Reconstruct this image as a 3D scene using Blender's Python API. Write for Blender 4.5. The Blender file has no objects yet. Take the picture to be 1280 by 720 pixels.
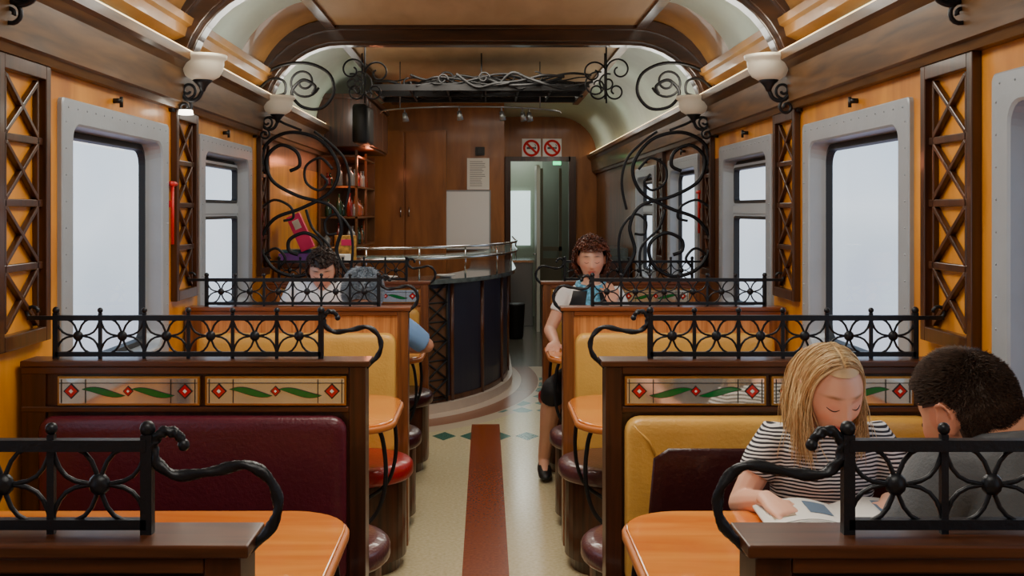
import bpy, math, random
from mathutils import Vector, Matrix, noise
random.seed(7)
V=Vector
def _l(c):
    c/=255.0
    return c/12.92 if c<=0.04045 else ((c+0.055)/1.055)**2.4
def C(r,g,b): return (_l(r),_l(g),_l(b),1)
# ------------------------------------------------------------ materials
def M(name,col,rough=.5,metal=0,coat=0,es=0,emit=None,alpha=1,trans=0,var=0,vscale=8,bump=0,bscale=60,spec=.5,sheen=0):
    m=bpy.data.materials.new(name); m.use_nodes=True
    nt=m.node_tree; p=nt.nodes['Principled BSDF']
    p.inputs['Base Color'].default_value=col
    p.inputs['Roughness'].default_value=rough
    p.inputs['Metallic'].default_value=metal
    p.inputs['Coat Weight'].default_value=coat
    p.inputs['Specular IOR Level'].default_value=spec
    p.inputs['Transmission Weight'].default_value=trans
    p.inputs['Alpha'].default_value=alpha
    if sheen: p.inputs['Sheen Weight'].default_value=sheen
    if es:
        p.inputs['Emission Color'].default_value=emit or col
        p.inputs['Emission Strength'].default_value=es
    tc=nt.nodes.new('ShaderNodeTexCoord')
    if var:
        n=nt.nodes.new('ShaderNodeTexNoise'); n.inputs['Scale'].default_value=vscale; n.inputs['Detail'].default_value=5
        nt.links.new(tc.outputs['Object'],n.inputs['Vector'])
        r=nt.nodes.new('ShaderNodeValToRGB')
        r.color_ramp.elements[0].position=.3; r.color_ramp.elements[1].position=.7
        r.color_ramp.elements[0].color=tuple(max(0,c*(1-var)) for c in col[:3])+(1,)
        r.color_ramp.elements[1].color=tuple(min(1,c*(1+var)) for c in col[:3])+(1,)
        nt.links.new(n.outputs['Fac'],r.inputs['Fac']); nt.links.new(r.outputs['Color'],p.inputs['Base Color'])
    if bump:
        n=nt.nodes.new('ShaderNodeTexNoise'); n.inputs['Scale'].default_value=bscale; n.inputs['Detail'].default_value=4
        nt.links.new(tc.outputs['Object'],n.inputs['Vector'])
        bb=nt.nodes.new('ShaderNodeBump'); bb.inputs['Strength'].default_value=bump; bb.inputs['Distance'].default_value=.01
        nt.links.new(n.outputs['Fac'],bb.inputs['Height']); nt.links.new(bb.outputs['Normal'],p.inputs['Normal'])
    return m
def WOOD(name,dark,light,grain='z',k=10,rough=.35,coat=.3,sc=3):
    m=bpy.data.materials.new(name); m.use_nodes=True
    nt=m.node_tree; p=nt.nodes['Principled BSDF']
    tc=nt.nodes.new('ShaderNodeTexCoord'); mp=nt.nodes.new('ShaderNodeMapping')
    s=[k,k,k]; s['xyz'.index(grain)]=.8
    mp.inputs['Scale'].default_value=s
    nt.links.new(tc.outputs['Object'],mp.inputs['Vector'])
    n=nt.nodes.new('ShaderNodeTexNoise'); n.inputs['Scale'].default_value=sc; n.inputs['Detail'].default_value=7; n.inputs['Distortion'].default_value=.5
    nt.links.new(mp.outputs['Vector'],n.inputs['Vector'])
    r=nt.nodes.new('ShaderNodeValToRGB'); e=r.color_ramp.elements
    e[0].position=.3; e[0].color=dark; e[1].position=.68; e[1].color=light
    mid=e.new(.5); mid.color=tuple((a*.45+b*.55) for a,b in zip(dark,light))
    nt.links.new(n.outputs['Fac'],r.inputs['Fac']); nt.links.new(r.outputs['Color'],p.inputs['Base Color'])
    p.inputs['Roughness'].default_value=rough; p.inputs['Coat Weight'].default_value=coat; p.inputs['Coat Roughness'].default_value=.12
    return m
m_wall=WOOD('honey_veneer',C(168,100,20),C(220,148,42),'z',3,.42,.2,2)
m_dark=WOOD('dark_walnut',C(36,18,9),C(78,40,20),'z',14,.35,.3)
m_darkx=WOOD('dark_walnut_rail',C(46,23,11),C(94,52,26),'x',14,.35,.3)
m_arch=WOOD('arch_wood',C(34,19,9),C(74,44,21),'x',6,.3,.5)
m_corn=WOOD('cornice_wood',C(60,39,18),C(106,74,36),'y',8,.45,.15)
m_oak=WOOD('oak_panel',C(166,98,44),C(216,148,84),'z',22,.4,.3)
m_oakd=WOOD('red_oak_trim',C(84,40,18),C(134,72,34),'x',14,.35,.3)
m_oakp=WOOD('red_oak_post',C(88,46,20),C(138,82,42),'z',14,.35,.3)
m_lat=WOOD('lattice_wood',C(36,18,8),C(74,40,18),'z',12,.35,.35)
m_table=WOOD('orange_table_veneer',C(216,108,30),C(244,154,62),'x',5,.12,.9,2)
m_tedge=M('table_edge',C(184,108,48),.4)
m_ceilp=WOOD('ceiling_panel_wood',C(178,148,108),C(200,172,130),'y',3,.6,.0,2)
m_ceilw=M('cove_white',C(184,200,184),.5,var=.05)
m_ceilg=M('cove_gold',C(156,112,54),.45,var=.15,coat=.1)
m_brown=WOOD('brown_panel',C(122,72,28),C(164,102,46),'z',4,.45,.2,2)
m_brown2=WOOD('deep_brown_panel',C(80,48,22),C(118,74,34),'z',4,.4,.25,2)
m_iron=M('black_iron',C(34,37,42),.4,metal=.5,bump=.12,bscale=120)
m_iron2=M('dark_trellis_iron',C(20,20,22),.6,metal=.2)
m_grey=M('grey_window_frame',C(158,168,178),.38,metal=.25,var=.05,bump=.05)
m_sash=M('pale_sash',C(172,184,194),.4)
m_rub=M('black_rubber',C(20,22,24),.5)
m_burg=M('burgundy_leather',C(84,20,36),.36,coat=.15,var=.12,bump=.2,bscale=90)
m_burgd=M('dark_burgundy_leather',C(56,16,22),.3,coat=.3,var=.1,bump=.2,bscale=90)
m_red=M('red_leather',C(156,20,22),.33,coat=.25,var=.1,bump=.2,bscale=90)
m_mauve=M('mauve_leather',C(86,50,54),.28,coat=.4,var=.1,bump=.2,bscale=90)
m_yel=M('mustard_leather',C(214,164,76),.4,coat=.15,var=.06,bump=.2,bscale=90)
m_chrome=M('chrome',C(210,212,215),.15,metal=1)
m_steel=M('steel',C(140,144,146),.35,metal=.8)
m_white=M('white_paint',C(234,234,232),.5)
m_bowl=M('frosted_glass_bowl',C(220,216,198),.35,es=.08,emit=C(255,240,210))
m_gold=M('brass_border',C(176,130,64),.3,metal=.7)
m_mirror=M('silver_mirror_glass',C(232,232,224),.06,metal=.75,var=.12,vscale=9)
m_gred=M('red_glass',C(196,14,14),.15,coat=.6)
m_ggrn=M('green_glass',C(14,112,46),.15,coat=.6)
m_gwht=M('white_glass',C(232,232,224),.2,coat=.6)
m_black=M('black_lead',C(18,16,15),.4)
m_navy=M('navy_bar_panel',C(36,40,60),.45,coat=.2)
m_barw=WOOD('bar_wood',C(58,30,15),C(98,54,28),'z',8,.35,.3)
m_marb=M('dark_marble',C(88,100,102),.12,coat=.6,var=.35,vscale=14)
m_glassy=M('shelf_glass',C(150,185,180),.05,alpha=.3)
def pane_mat():
    m=bpy.data.materials.new('window_glass'); m.use_nodes=True; nt=m.node_tree
    nt.nodes.remove(nt.nodes['Principled BSDF']); o=nt.nodes['Material Output']
    t=nt.nodes.new('ShaderNodeBsdfTransparent'); t.inputs[0].default_value=(.90,.95,1,1)
    g=nt.nodes.new('ShaderNodeBsdfGlossy'); g.inputs['Roughness'].default_value=.03
    x=nt.nodes.new('ShaderNodeMixShader'); x.inputs[0].default_value=.13
    nt.links.new(t.outputs[0],x.inputs[1]); nt.links.new(g.outputs[0],x.inputs[2]); nt.links.new(x.outputs[0],o.inputs['Surface'])
    return m
m_pane=pane_mat()
# ------------------------------------------------------------ builder
PW={}
def link(o): bpy.context.scene.collection.objects.link(o)
def thing(name,loc,label,cat,group=None):
    e=bpy.data.objects.new(name,None); e.empty_display_size=.1; e.location=loc; link(e)
    e['label']=label; e['category']=cat
    if group: e['group']=group
    PW[e.name]=V(loc); return e
def catmull(pts,n=6,closed=False):
    pts=[V(p) for p in pts]; out=[]
    N=len(pts)
    rng=range(N) if closed else range(N-1)
    for i in rng:
        if closed: p0,p1,p2,p3=pts[i-1],pts[i],pts[(i+1)%N],pts[(i+2)%N]
        else: p0=pts[max(i-1,0)];p1=pts[i];p2=pts[i+1];p3=pts[min(i+2,N-1)]
        for j in range(n):
            t=j/n
            out.append(.5*((2*p1)+(p2-p0)*t+(2*p0-5*p1+4*p2-p3)*t*t+(3*p1-p0-3*p2+p3)*t**3))
    if not closed: out.append(pts[-1])
    return out
def rr(a0,a1,b0,b1,r,n=5):
    out=[]
    for (cx,cy,st) in ((a1-r,b1-r,0),(a0+r,b1-r,90),(a0+r,b0+r,180),(a1-r,b0+r,270)):
        for i in range(n+1):
            a=math.radians(st+90*i/n); out.append((cx+r*math.cos(a),cy+r*math.sin(a)))
    return out
def inset(poly,d):
    n=len(poly); out=[]
    A=sum(poly[i][0]*poly[(i+1)%n][1]-poly[(i+1)%n][0]*poly[i][1] for i in range(n))
    sg=1 if A>0 else -1
    for i in range(n):
        p=V(poly[i]); a=V(poly[i-1]); c=V(poly[(i+1)%n])
        e1=(p-a); e2=(c-p)
        if e1.length<1e-9: e1=e2
        if e2.length<1e-9: e2=e1
        e1=e1.normalized(); e2=e2.normalized()
        n1=V((-e1.y,e1.x))*sg; n2=V((-e2.y,e2.x))*sg
        nn=(n1+n2)
        if nn.length<1e-6: nn=n1
        nn.normalize(); k=max(.5,nn.dot(n1))
        q=p+nn*(d/k); out.append((q.x,q.y))
    return out
class B:
    def __init__(s): s.v=[];s.f=[];s.m=[];s.s=[]
    def add(s,vs,fs,mi=0,sm=False):
        o=len(s.v); s.v+= [V(p) for p in vs]
        for f in fs: s.f.append([i+o for i in f]); s.m.append(mi); s.s.append(sm)
    def box(s,x0,x1,y0,y1,z0,z1,mi=0):
        vs=[(x,y,z) for z in (z0,z1) for y in (y0,y1) for x in (x0,x1)]
        s.add(vs,[(0,2,3,1),(4,5,7,6),(0,1,5,4),(2,6,7,3),(0,4,6,2),(1,3,7,5)],mi)
    def bar(s,p0,p1,w,h,mi=0,up=(0,0,1)):
        p0=V(p0);p1=V(p1);t=(p1-p0).normalized(); a=t.cross(V(up))
        if a.length<1e-4: a=t.cross(V((1,0,0)))
        a.normalize(); b=a.cross(t).normalized()
        vs=[p+a*(i*w/2)+b*(j*h/2) for p in (p0,p1) for i,j in ((-1,-1),(1,-1),(1,1),(-1,1))]
        s.add(vs,[(3,2,1,0),(4,5,6,7),(0,1,5,4),(1,2,6,5),(2,3,7,6),(3,0,4,7)],mi)
    def tube(s,path,r,seg=8,mi=0,rb=None,ref=None,twist=0,sm=True,closed=False):
        path=[V(p) for p in path]; n=len(path)
        ra=r if isinstance(r,(list,tuple)) else [r]*n
        rbb=ra if rb is None else (rb if isinstance(rb,(list,tuple)) else [rb]*n)
        vs=[]; prev=None
        for i in range(n):
            if closed: t=path[(i+1)%n]-path[i-1]
            else: t=path[min(i+1,n-1)]-path[max(i-1,0)]
            if t.length<1e-9: t=V((0,0,1))
            t.normalize()
            if ref is not None: a=V(ref)-t*t.dot(V(ref))
            elif prev is None:
                a=V((0,1,0))-t*t.y
                if a.length<.1: a=V((1,0,0))-t*t.x
            else: a=prev-t*t.dot(prev)
            if a.length<1e-6: a=t.orthogonal()
            a.normalize(); prev=a; b=t.cross(a)
            for j in range(seg):
                an=2*math.pi*j/seg
                u,w=ra[i]*math.cos(an),rbb[i]*math.sin(an)
                if twist:
                    cs,sn=math.cos(twist*i),math.sin(twist*i); u,w=u*cs-w*sn,u*sn+w*cs
                vs.append(path[i]+a*u+b*w)
        fs=[]
        for i in range(n if closed else n-1):
            for j in range(seg):
                k=(i+1)%n
                fs.append((i*seg+j,i*seg+(j+1)%seg,k*seg+(j+1)%seg,k*seg+j))
        if not closed:
            fs.append(tuple(range(seg))[::-1]); fs.append(tuple((n-1)*seg+j for j in range(seg)))
        s.add(vs,fs,mi,sm)
    def sph(s,c,r,seg=12,rings=8,mi=0,R=None):
        if not isinstance(r,(tuple,list)): r=(r,r,r)
        c=V(c); vs=[];fs=[]
        def P(x,y,z):
            p=V((x*r[0],y*r[1],z*r[2]))
            if R is not None: p=R@p
            return p+c
        vs.append(P(0,0,1))
        for i in range(1,rings):
            a=math.pi*i/rings
            for j in range(seg):
                b=2*math.pi*j/seg; vs.append(P(math.sin(a)*math.cos(b),math.sin(a)*math.sin(b),math.cos(a)))
        vs.append(P(0,0,-1)); L=len(vs)-1
        for j in range(seg):
            fs.append((0,1+j,1+(j+1)%seg)); fs.append((L,L-seg+(j+1)%seg,L-seg+j))
        for i in range(rings-2):
            for j in range(seg):
                a=1+i*seg+j;b=1+i*seg+(j+1)%seg; fs.append((a,a+seg,b+seg,b))
        s.add(vs,fs,mi,True)
    def loft(s,loops,mi=0,sm=False,cap0=False,cap1=False):
        n=len(loops[0]); vs=[p for l in loops for p in l]; fs=[]
        for i in range(len(loops)-1):
            for j in range(n):
                k=(j+1)%n; fs.append((i*n+j,i*n+k,(i+1)*n+k,(i+1)*n+j))
        if cap0: fs.append(tuple(range(n))[::-1])
        if cap1: fs.append(tuple((len(loops)-1)*n+j for j in range(n)))
        s.add(vs,fs,mi,sm)
    def slab(s,poly,h0,h1,r,fn,mi=0,sm=True,puff=0):
        L=[]
        for a in (0,30,60,90):
            t=math.radians(a); L.append([fn(u,v,h0+r-r*math.cos(t)) for u,v in inset(poly,r*(1-math.sin(t)))])
        for a in (90,60,30,0):
            t=math.radians(a); L.append([fn(u,v,h1-r+r*math.cos(t)) for u,v in inset(poly,r*(1-math.sin(t)))])
        s.loft(L,mi,sm,True,not puff)
        if puff:
            s.loft([L[-1],[fn(u,v,h1+puff*.6) for u,v in inset(poly,r+.01)],[fn(u,v,h1+puff) for u,v in inset(poly,r+.022)]],mi,sm,False,True)
    def lathe(s,prof,c,seg=20,mi=0,sm=True):
        c=V(c); s.loft([[c+V((r*math.cos(2*math.pi*j/seg),r*math.sin(2*math.pi*j/seg),z)) for j in range(seg)] for r,z in prof],mi,sm,True,True)
    def mesh(s,name,mats,org=V((0,0,0)),norm=True):
        me=bpy.data.meshes.new(name)
        me.from_pydata([tuple(p-org) for p in s.v],[],s.f)
        for m in mats: me.materials.append(m)
        for i,p in enumerate(me.polygons):
            p.material_index=s.m[i]; p.use_smooth=s.s[i]
        if norm:
            import bmesh
            bm=bmesh.new(); bm.from_mesh(me); bmesh.ops.recalc_face_normals(bm,faces=bm.faces); bm.to_mesh(me); bm.free()
        me.update(); return me
    def obj(s,name,mats,parent=None,bevel=0,label=None,category=None,group=None,kind=None,org=None,norm=True):
        if not isinstance(mats,(list,tuple)): mats=[mats]
        if parent is not None: org=PW[parent.name]
        elif org is None:
            xs=[p.x for p in s.v];ys=[p.y for p in s.v];zs=[p.z for p in s.v]
            org=V(((min(xs)+max(xs))/2,(min(ys)+max(ys))/2,min(zs)))
        org=V(org)
        me=s.mesh(name,mats,org,norm)
        o=bpy.data.objects.new(name,me); link(o)
        if parent is not None: o.parent=parent
        else: o.location=org
        PW[o.name]=org
        if bevel:
            b=o.modifiers.new('bevel','BEVEL'); b.width=bevel; b.segments=2; b.limit_method='ANGLE'; b.angle_limit=math.radians(50)
        if label: o['label']=label
        if category: o['category']=category
        if group: o['group']=group
        if kind: o['kind']=kind
        return o
W=1.42
D0,D1,D2,D3=1.45,3.2,4.95,6.7
# ------------------------------------------------------------ floor
def floor_mat():
    m=bpy.data.materials.new('floor_vinyl'); m.use_nodes=True; nt=m.node_tree; p=nt.nodes['Principled BSDF']
    N=nt.nodes; Lk=nt.links
    def mth(op,a,b=None,clamp=False):
        n=N.new('ShaderNodeMath'); n.operation=op; n.use_clamp=clamp
        for i,x in enumerate((a,b)):
            if x is None: continue
            if isinstance(x,(int,float)): n.inputs[i].default_value=x
            else: Lk.new(x,n.inputs[i])
        return n.outputs[0]
    def mix(f,a,b):
        n=N.new('ShaderNodeMix'); n.data_type='RGBA'; Lk.new(f,n.inputs[0])
        for i,x in ((6,a),(7,b)):
            if isinstance(x,tuple): n.inputs[i].default_value=x
            else: Lk.new(x,n.inputs[i])
        return n.outputs[2]
    g=N.new('ShaderNodeNewGeometry'); sp=N.new('ShaderNodeSeparateXYZ'); Lk.new(g.outputs['Position'],sp.inputs[0]); x,y=sp.outputs[0],sp.outputs[1]
    def noi(sc,det=3):
        n=N.new('ShaderNodeTexNoise'); n.inputs['Scale'].default_value=sc; n.inputs['Detail'].default_value=det; Lk.new(g.outputs['Position'],n.inputs['Vector']); return n.outputs['Fac']
    ramp=N.new('ShaderNodeValToRGB'); ramp.color_ramp.elements[0].position=.3; ramp.color_ramp.elements[1].position=.7
    ramp.color_ramp.elements[0].color=C(196,182,142); ramp.color_ramp.elements[1].color=C(216,204,168); Lk.new(noi(60),ramp.inputs[0])
    beige=ramp.outputs[0]
    rr2=N.new('ShaderNodeValToRGB'); rr2.color_ramp.elements[0].position=.3; rr2.color_ramp.elements[1].position=.7
    rr2.color_ramp.elements[0].color=C(122,54,22); rr2.color_ramp.elements[1].color=C(150,74,34); Lk.new(noi(70),rr2.inputs[0])
    e=mth('SQRT',mth('ADD',mth('POWER',mth('DIVIDE',mth('ADD',x,.9),1.1),2),mth('POWER',mth('DIVIDE',mth('SUBTRACT',y,9.9),1.9),2)))
    def band(v,a,b): return mth('MULTIPLY',mth('GREATER_THAN',v,a),mth('LESS_THAN',v,b))
    col=beige
    fx=mth('ABSOLUTE',mth('SUBTRACT',mth('FRACT',mth('MULTIPLY',mth('ADD',x,20),5.2)),.5)); fy=mth('ABSOLUTE',mth('SUBTRACT',mth('FRACT',mth('MULTIPLY',y,3.2)),.5))
    cell=mth('LESS_THAN',mth('ADD',fx,fy),.44)
    grey=mix(mth('GREATER_THAN',noi(3,2),.5),C(122,126,114),C(146,142,126))
    col=mix(mth('LESS_THAN',e,1.36),col,grey)
    col=mix(band(e,1.26,1.36),col,C(200,184,160))
    col=mix(band(e,1.12,1.26),col,C(152,108,86))
    col=mix(mth('LESS_THAN',e,1.12),col,C(210,190,172))
    col=mix(mth('MULTIPLY',band(e,1.27,1.6),mth('MULTIPLY',mth('GREATER_THAN',y,8.2),mth('MULTIPLY',mth('LESS_THAN',y,9.9),cell))),col,C(100,132,122))
    col=mix(mth('GREATER_THAN',y,10.6),col,C(104,102,90))
    col=mix(mth('MULTIPLY',mth('LESS_THAN',mth('ABSOLUTE',x),.102),mth('LESS_THAN',y,7.75)),col,rr2.outputs[0])
    col=mix(mth('MULTIPLY',mth('MULTIPLY',band(y,7.2,7.5),mth('GREATER_THAN',mth('ABSOLUTE',x),.102)),cell),col,C(62,108,94))
    Lk.new(col,p.inputs['Base Color']); p.inputs['Roughness'].default_value=.2
    return m
b=B(); b.box(-1.5,1.5,-1.3,15.6,-.05,0); b.obj('floor',floor_mat(),kind='structure')
# ------------------------------------------------------------ walls and windows
ZB,ZT=.90,1.95
WL=[(0.0,1.16),(1.75,2.93),(3.50,4.68),(5.20,6.35)]
WR=WL+[(7.0,8.15),(8.8,9.9)]
for s,ws,nm in ((-1,WL,'wall_left'),(1,WR,'wall_right')):
    b=B(); xa,xb=sorted((s*W,s*(W+.07)))
    for y0,y1,mi in ((-1.3,6.9,0),(6.9,15.6,1)):
        b.box(xa,xb,y0,y1,0,ZB+.06,mi); b.box(xa,xb,y0,y1,ZT-.06,2.9,mi)
    edges=[-1.3]+[q for w in ws for q in (w[0]+.06,w[1]-.06)]+[15.6]
    for i in range(0,len(edges),2): b.box(xa,xb,edges[i],edges[i+1],ZB+.06,ZT-.06,1 if edges[i]>6.8 or (edges[i]>6 and s>0) else 0)
    b.obj(nm,[m_wall,m_brown2],kind='structure')
wn=0
for s,ws in ((-1,WL),(1,WR)):
    for i,(y0,y1) in enumerate(ws):
        wn+=1
        def L(dy,dz,x,r): return [(s*x,a,c) for a,c in rr(y0+dy,y1-dy,ZB+dz,ZT-dz,r)]
        b=B(); b.loft([L(0,0,W,.02),L(0,0,W-.014,.02),L(.005,.005,W-.018,.02),L(.09,.08,W-.018,.06),L(.098,.088,W-.012,.06),L(.125,.10,W+.075,.07)],0)
        k=14
        for q in range(k):
            a=y0+.05+(y1-y0-.1)*q/(k-1)
            for z in (ZB+.03,ZT-.03): b.sph((s*(W-.018),a,z),.004,6,4,0)
        for q in range(11):
            z=ZB+.08+(ZT-ZB-.16)*q/10
            for a in (y0+.03,y1-.03): b.sph((s*(W-.018),a,z),.004,6,4,0)
        f=b.obj('window_%d'%wn,m_grey,kind='structure')
        g=B(); g.loft([L(.118,.096,W+.05,.07),L(.143,.121,W+.042,.06),L(.148,.126,W+.07,.06)],0); g.obj('gasket',m_rub,f)
        if i in (0,3,5):
            t=B(); zt=1.575
            t.box(*sorted((s*(W+.035),s*(W+.065))),y0+.135,y1-.135,zt-.022,zt+.022)
            for a,c in ((zt+.022,ZT-.115),(ZB+.115,zt-.022)):
                rs=lambda x,d,e_,r: [(s*x,u,v) for u,v in rr(y0+.135+d,y1-.135-d,a+e_,c-e_,r)]
                t.loft([rs(W+.04,0,0,.02),rs(W+.04,.022,.014,.02)],0); t.loft([rs(W+.04,.022,.014,.02),rs(W+.034,.025,.017,.02),rs(W+.034,.038,.030,.02),rs(W+.065,.040,.032,.02)],1)
            t.obj('sash',[m_sash,m_rub],f,label='pale hinged vent sash with dark rubber edging and a cross bar')
        p=B(); p.add([(s*(W+.066),a,c) for a,c in rr(y0+.135,y1-.135,ZB+.113,ZT-.113,.06)],[list(range(24))],0); p.obj('window_pane',m_pane,f,norm=False)
        kb=B(); ym=(y0+y1)/2-.06; kb.tube([(s*W,ym,ZT+.04),(s*(W-.03),ym,ZT+.04)],.010,8); kb.tube([(s*(W-.03),ym,ZT+.055),(s*(W-.03),ym,ZT+.015)],.007,8)
        kb.obj('curtain_hook',m_black,label='small black knob hook on the veneer above a window',category='hook',group='wall hooks')
b=B(); b.box(-1.5,1.5,-1.36,-1.3,0,2.9); b.obj('wall_rear',m_brown,kind='structure')
b=B(); b.box(-W,.2,11.4,11.48,0,2.9); b.box(.12,.2,11.48,13.5,0,2.9); b.obj('wall_bar',m_brown,kind='structure')
dx0,dx1,dz=.27,1.13,2.20
b=B(); b.box(.12,dx0,13.5,13.56,0,2.9); b.box(dx1,W,13.5,13.56,0,2.9); b.box(dx0,dx1,13.5,13.56,dz,2.9); b.obj('wall_far',m_brown,kind='structure')
b=B(); b.box(-1.5,1.5,15.6,15.66,0,2.9); b.obj('wall_vestibule',M('pale_green_wall',C(160,170,150),.4),kind='structure')
# ------------------------------------------------------------ ceiling
b=B()
prof=[(W,2.26)]+[(.92+.5*math.cos(math.radians(a)),2.26+.5*math.sin(math.radians(a))) for a in range(9,91,9)]
prof=prof+[(-x,z) for x,z in reversed(prof)]
ys=[(-1.3,3.35,1),(3.35,4.25,0),(4.25,5.02,1),(5.02,5.95,0),(5.95,6.7,1),(6.7,15.6,0)]
for y0,y1,mi in ys:
    n=len(prof); vs=[(x,y0,z) for x,z in prof]+[(x,y1,z) for x,z in prof]
    b.add(vs,[(i,i+1,n+i+1,n+i) for i in range(n-1)],mi,True)
b.obj('ceiling',[m_ceilw,m_ceilg],kind='structure',norm=False)
tn=0
def trim(b,mats,bevel=0):
    global tn; tn+=1; return b.obj('trim_%d'%tn,mats,kind='structure',bevel=bevel)
for y0,y1 in ((-1.3,4.9),(5.05,6.66),(6.85,11.3)):
    b=B(); b.box(-.95,.95,y0,y1,2.715,2.755,0)
    for s in (-1,1): b.box(*sorted((s*.93,s*.99)),y0,y1,2.695,2.76,1)
    if y1<8: b.box(-.95,.95,y0,y0+.05,2.70,2.72,1)
    trim(b,[m_ceilp,m_darkx])
m_cl=M('cornice_light',C(255,214,140),.5,es=4.0,emit=C(255,220,160))
for s in (-1,1):
    b=B(); y1=11.4 if s<0 else 13.5
    P=[(W,2.03),(1.385,2.03),(1.375,2.055),(1.36,2.06),(1.345,2.20),(1.32,2.225),(1.30,2.235),(1.295,2.27),(1.315,2.275),(1.32,2.25),(W,2.25)]
    n=len(P); b.add([(s*x,-1.3,z) for x,z in P]+[(s*x,y1,z) for x,z in P],[(i,(i+1)%n,n+(i+1)%n,n+i) for i in range(n)]+[tuple(range(n)),tuple(range(n,2*n))],0); trim(b,m_corn)
    b=B(); b.tube([(s*1.335,y,2.285) for y in (-1.2,y1)],.009,6)
    b.obj('trim_%d'%(tn+40),m_cl,kind='structure')
    b=B(); P=[(1.41,2.34),(1.36,2.36),(1.35,2.40),(1.33,2.41),(1.32,2.44),(1.37,2.47)]
    n=len(P); b.add([(s*x,-1.3,z) for x,z in P]+[(s*x,6.8,z) for x,z in P],[(i,(i+1)%n,n+(i+1)%n,n+i) for i in range(n)],0); trim(b,m_ceilg)
def archpath(rin):
    pts=[(1.40+rin,2.04)]+[(.9+(.5+rin)*math.cos(math.radians(a)),2.14+(.5+rin)*math.sin(math.radians(a))) for a in range(0,91,9)]
    return pts+[(-x,z) for x,z in reversed(pts)]
for d in (4.78,6.55):
    b=B()
    for ri,ro,y0,y1 in ((-.02,.10,d,d+.16),(-.04,.0,d+.03,d+.13),(.05,.12,d-.03,d+.02)):
        pi,po=archpath(ri),archpath(ro)
        loops=[[(a[0],y0,a[1]),(a[0],y1,a[1]),(c[0],y1,c[1]),(c[0],y0,c[1])] for a,c in zip(pi,po)]
        b.loft(loops,0,False,True,True)
    trim(b,m_arch,.006)
for s,nm in ((-1,'baseboard_left'),(1,'baseboard_right')):
    b=B(); b.box(*sorted((s*W,s*(W-.02))),-1.3,13.4,0,.12); b.obj(nm,m_dark,kind='structure')
# ------------------------------------------------------------ lattice panels
def lattice(s,yc,w=.36,z0=1.16,z1=2.03,group='wall lattice panels'):
    b=B(); y0,y1=yc-w/2,yc+w/2; xo=s*W; xi=s*(W-.03)
    X=sorted((xo,xi))
    b.box(*X,y0,y0+.035,z0,z1); b.box(*X,y1-.035,y1,z0,z1); b.box(*X,y0+.035,y1-.035,z0,z0+.045); b.box(*X,y0+.035,y1-.035,z1-.045,z1)
    X=sorted((s*W,s*(W-.018)))
    for yy in (y0+.068,y1-.068): b.box(*X,yy-.006,yy+.006,z0+.05,z1-.05)
    n=4; h=(z1-z0-.09)/n; xm=s*(W-.010)
    for i in range(n):
        a=z0+.045+i*h+.014; c=z0+.045+(i+1)*h-.014
        b.bar((xm,y0+.07,a),(xm,y1-.07,c),.016,.018,0,(1,0,0)); b.bar((xm-s*.001,y1-.07,a),(xm-s*.001,y0+.07,c),.016,.018,0,(1,0,0))
        if i: b.box(*X,y0+.035,y1-.035,a-.026,a-.002)
    b.obj('lattice_panel',m_lat,label='dark walnut trellis panel fixed to the honey veneer wall',category='wall panel',group=group,bevel=.003)
for s in (-1,1):
    lattice(s,3.20); lattice(s,4.94)
    lattice(s,6.68,.28)
lattice(1,8.47,.3)
# ------------------------------------------------------------ double benches
def stained(s,d,u0,u1,parent,z0=.985,z1=1.072):
    b=B(); y=d-.012
    def bx(a,c,z,zz,yy,mi): b.box(*sorted((s*a,s*c)),yy,d+.002,z,zz,mi)
    bx(u0,u1,z0,z1,y-.004,0); bx(u0+.006,u1-.006,z0+.006,z1-.006,y-.006,1)
    yy=y-.008; w=u1-u0; zc=(z0+z1)/2
    def poly(pts,mi,yo=0): b.add([(s*u,yy-yo,v) for u,v in pts],[list(range(len(pts)))],mi)
    for f,r in ((.10,.019),(.5,.013),(.90,.019)):
        u=u0+w*f
        poly([(u-r*1.25,zc),(u,zc-r*1.25),(u+r*1.25,zc),(u,zc+r*1.25)],4); poly([(u-r,zc),(u,zc-r),(u+r,zc),(u,zc+r)],2,.001)
        poly([(u-r*.35,zc),(u,zc-r*.35),(u+r*.35,zc),(u,zc+r*.35)],5,.002)
    for sg in (-1,1):
        uc=u0+w*.5
        def lens(ta,tb,amp,th0,mi,yo):
            up=[];dn=[]
            for i in range(11):
                t=i/10; q=ta+(tb-ta)*t; u=uc+sg*(.012+.125*q); base=zc-.004-amp*math.cos(q*math.pi*1.1)*sg; th=th0*math.sin(math.pi*t)**.8+.0004
                up.append((u,base+th)); dn.append((u,base-th))
            poly(up+dn[::-1],mi,yo)
        lens(-.02,1.02,.010,.0105,4,0); lens(0,1,.010,.009,3,.001)
    for f in (.2,.8,.03,.97): b.bar((s*(u0+w*f),yy,z0+.008),(s*(u0+w*f),yy,z1-.008),.002,.003,4,(0,1,0))
    b.bar((s*(u0+.006),yy,zc+.024),(s*(u1-.006),yy,zc+.024),.002,.0015,4,(0,1,0))
    b.obj('stained_glass_panel',[m_gold,m_mirror,m_gred,m_ggrn,m_black,m_gwht],parent,norm=False,label='silvery mirrored leaded panel with red diamonds and green leaves')
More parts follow.
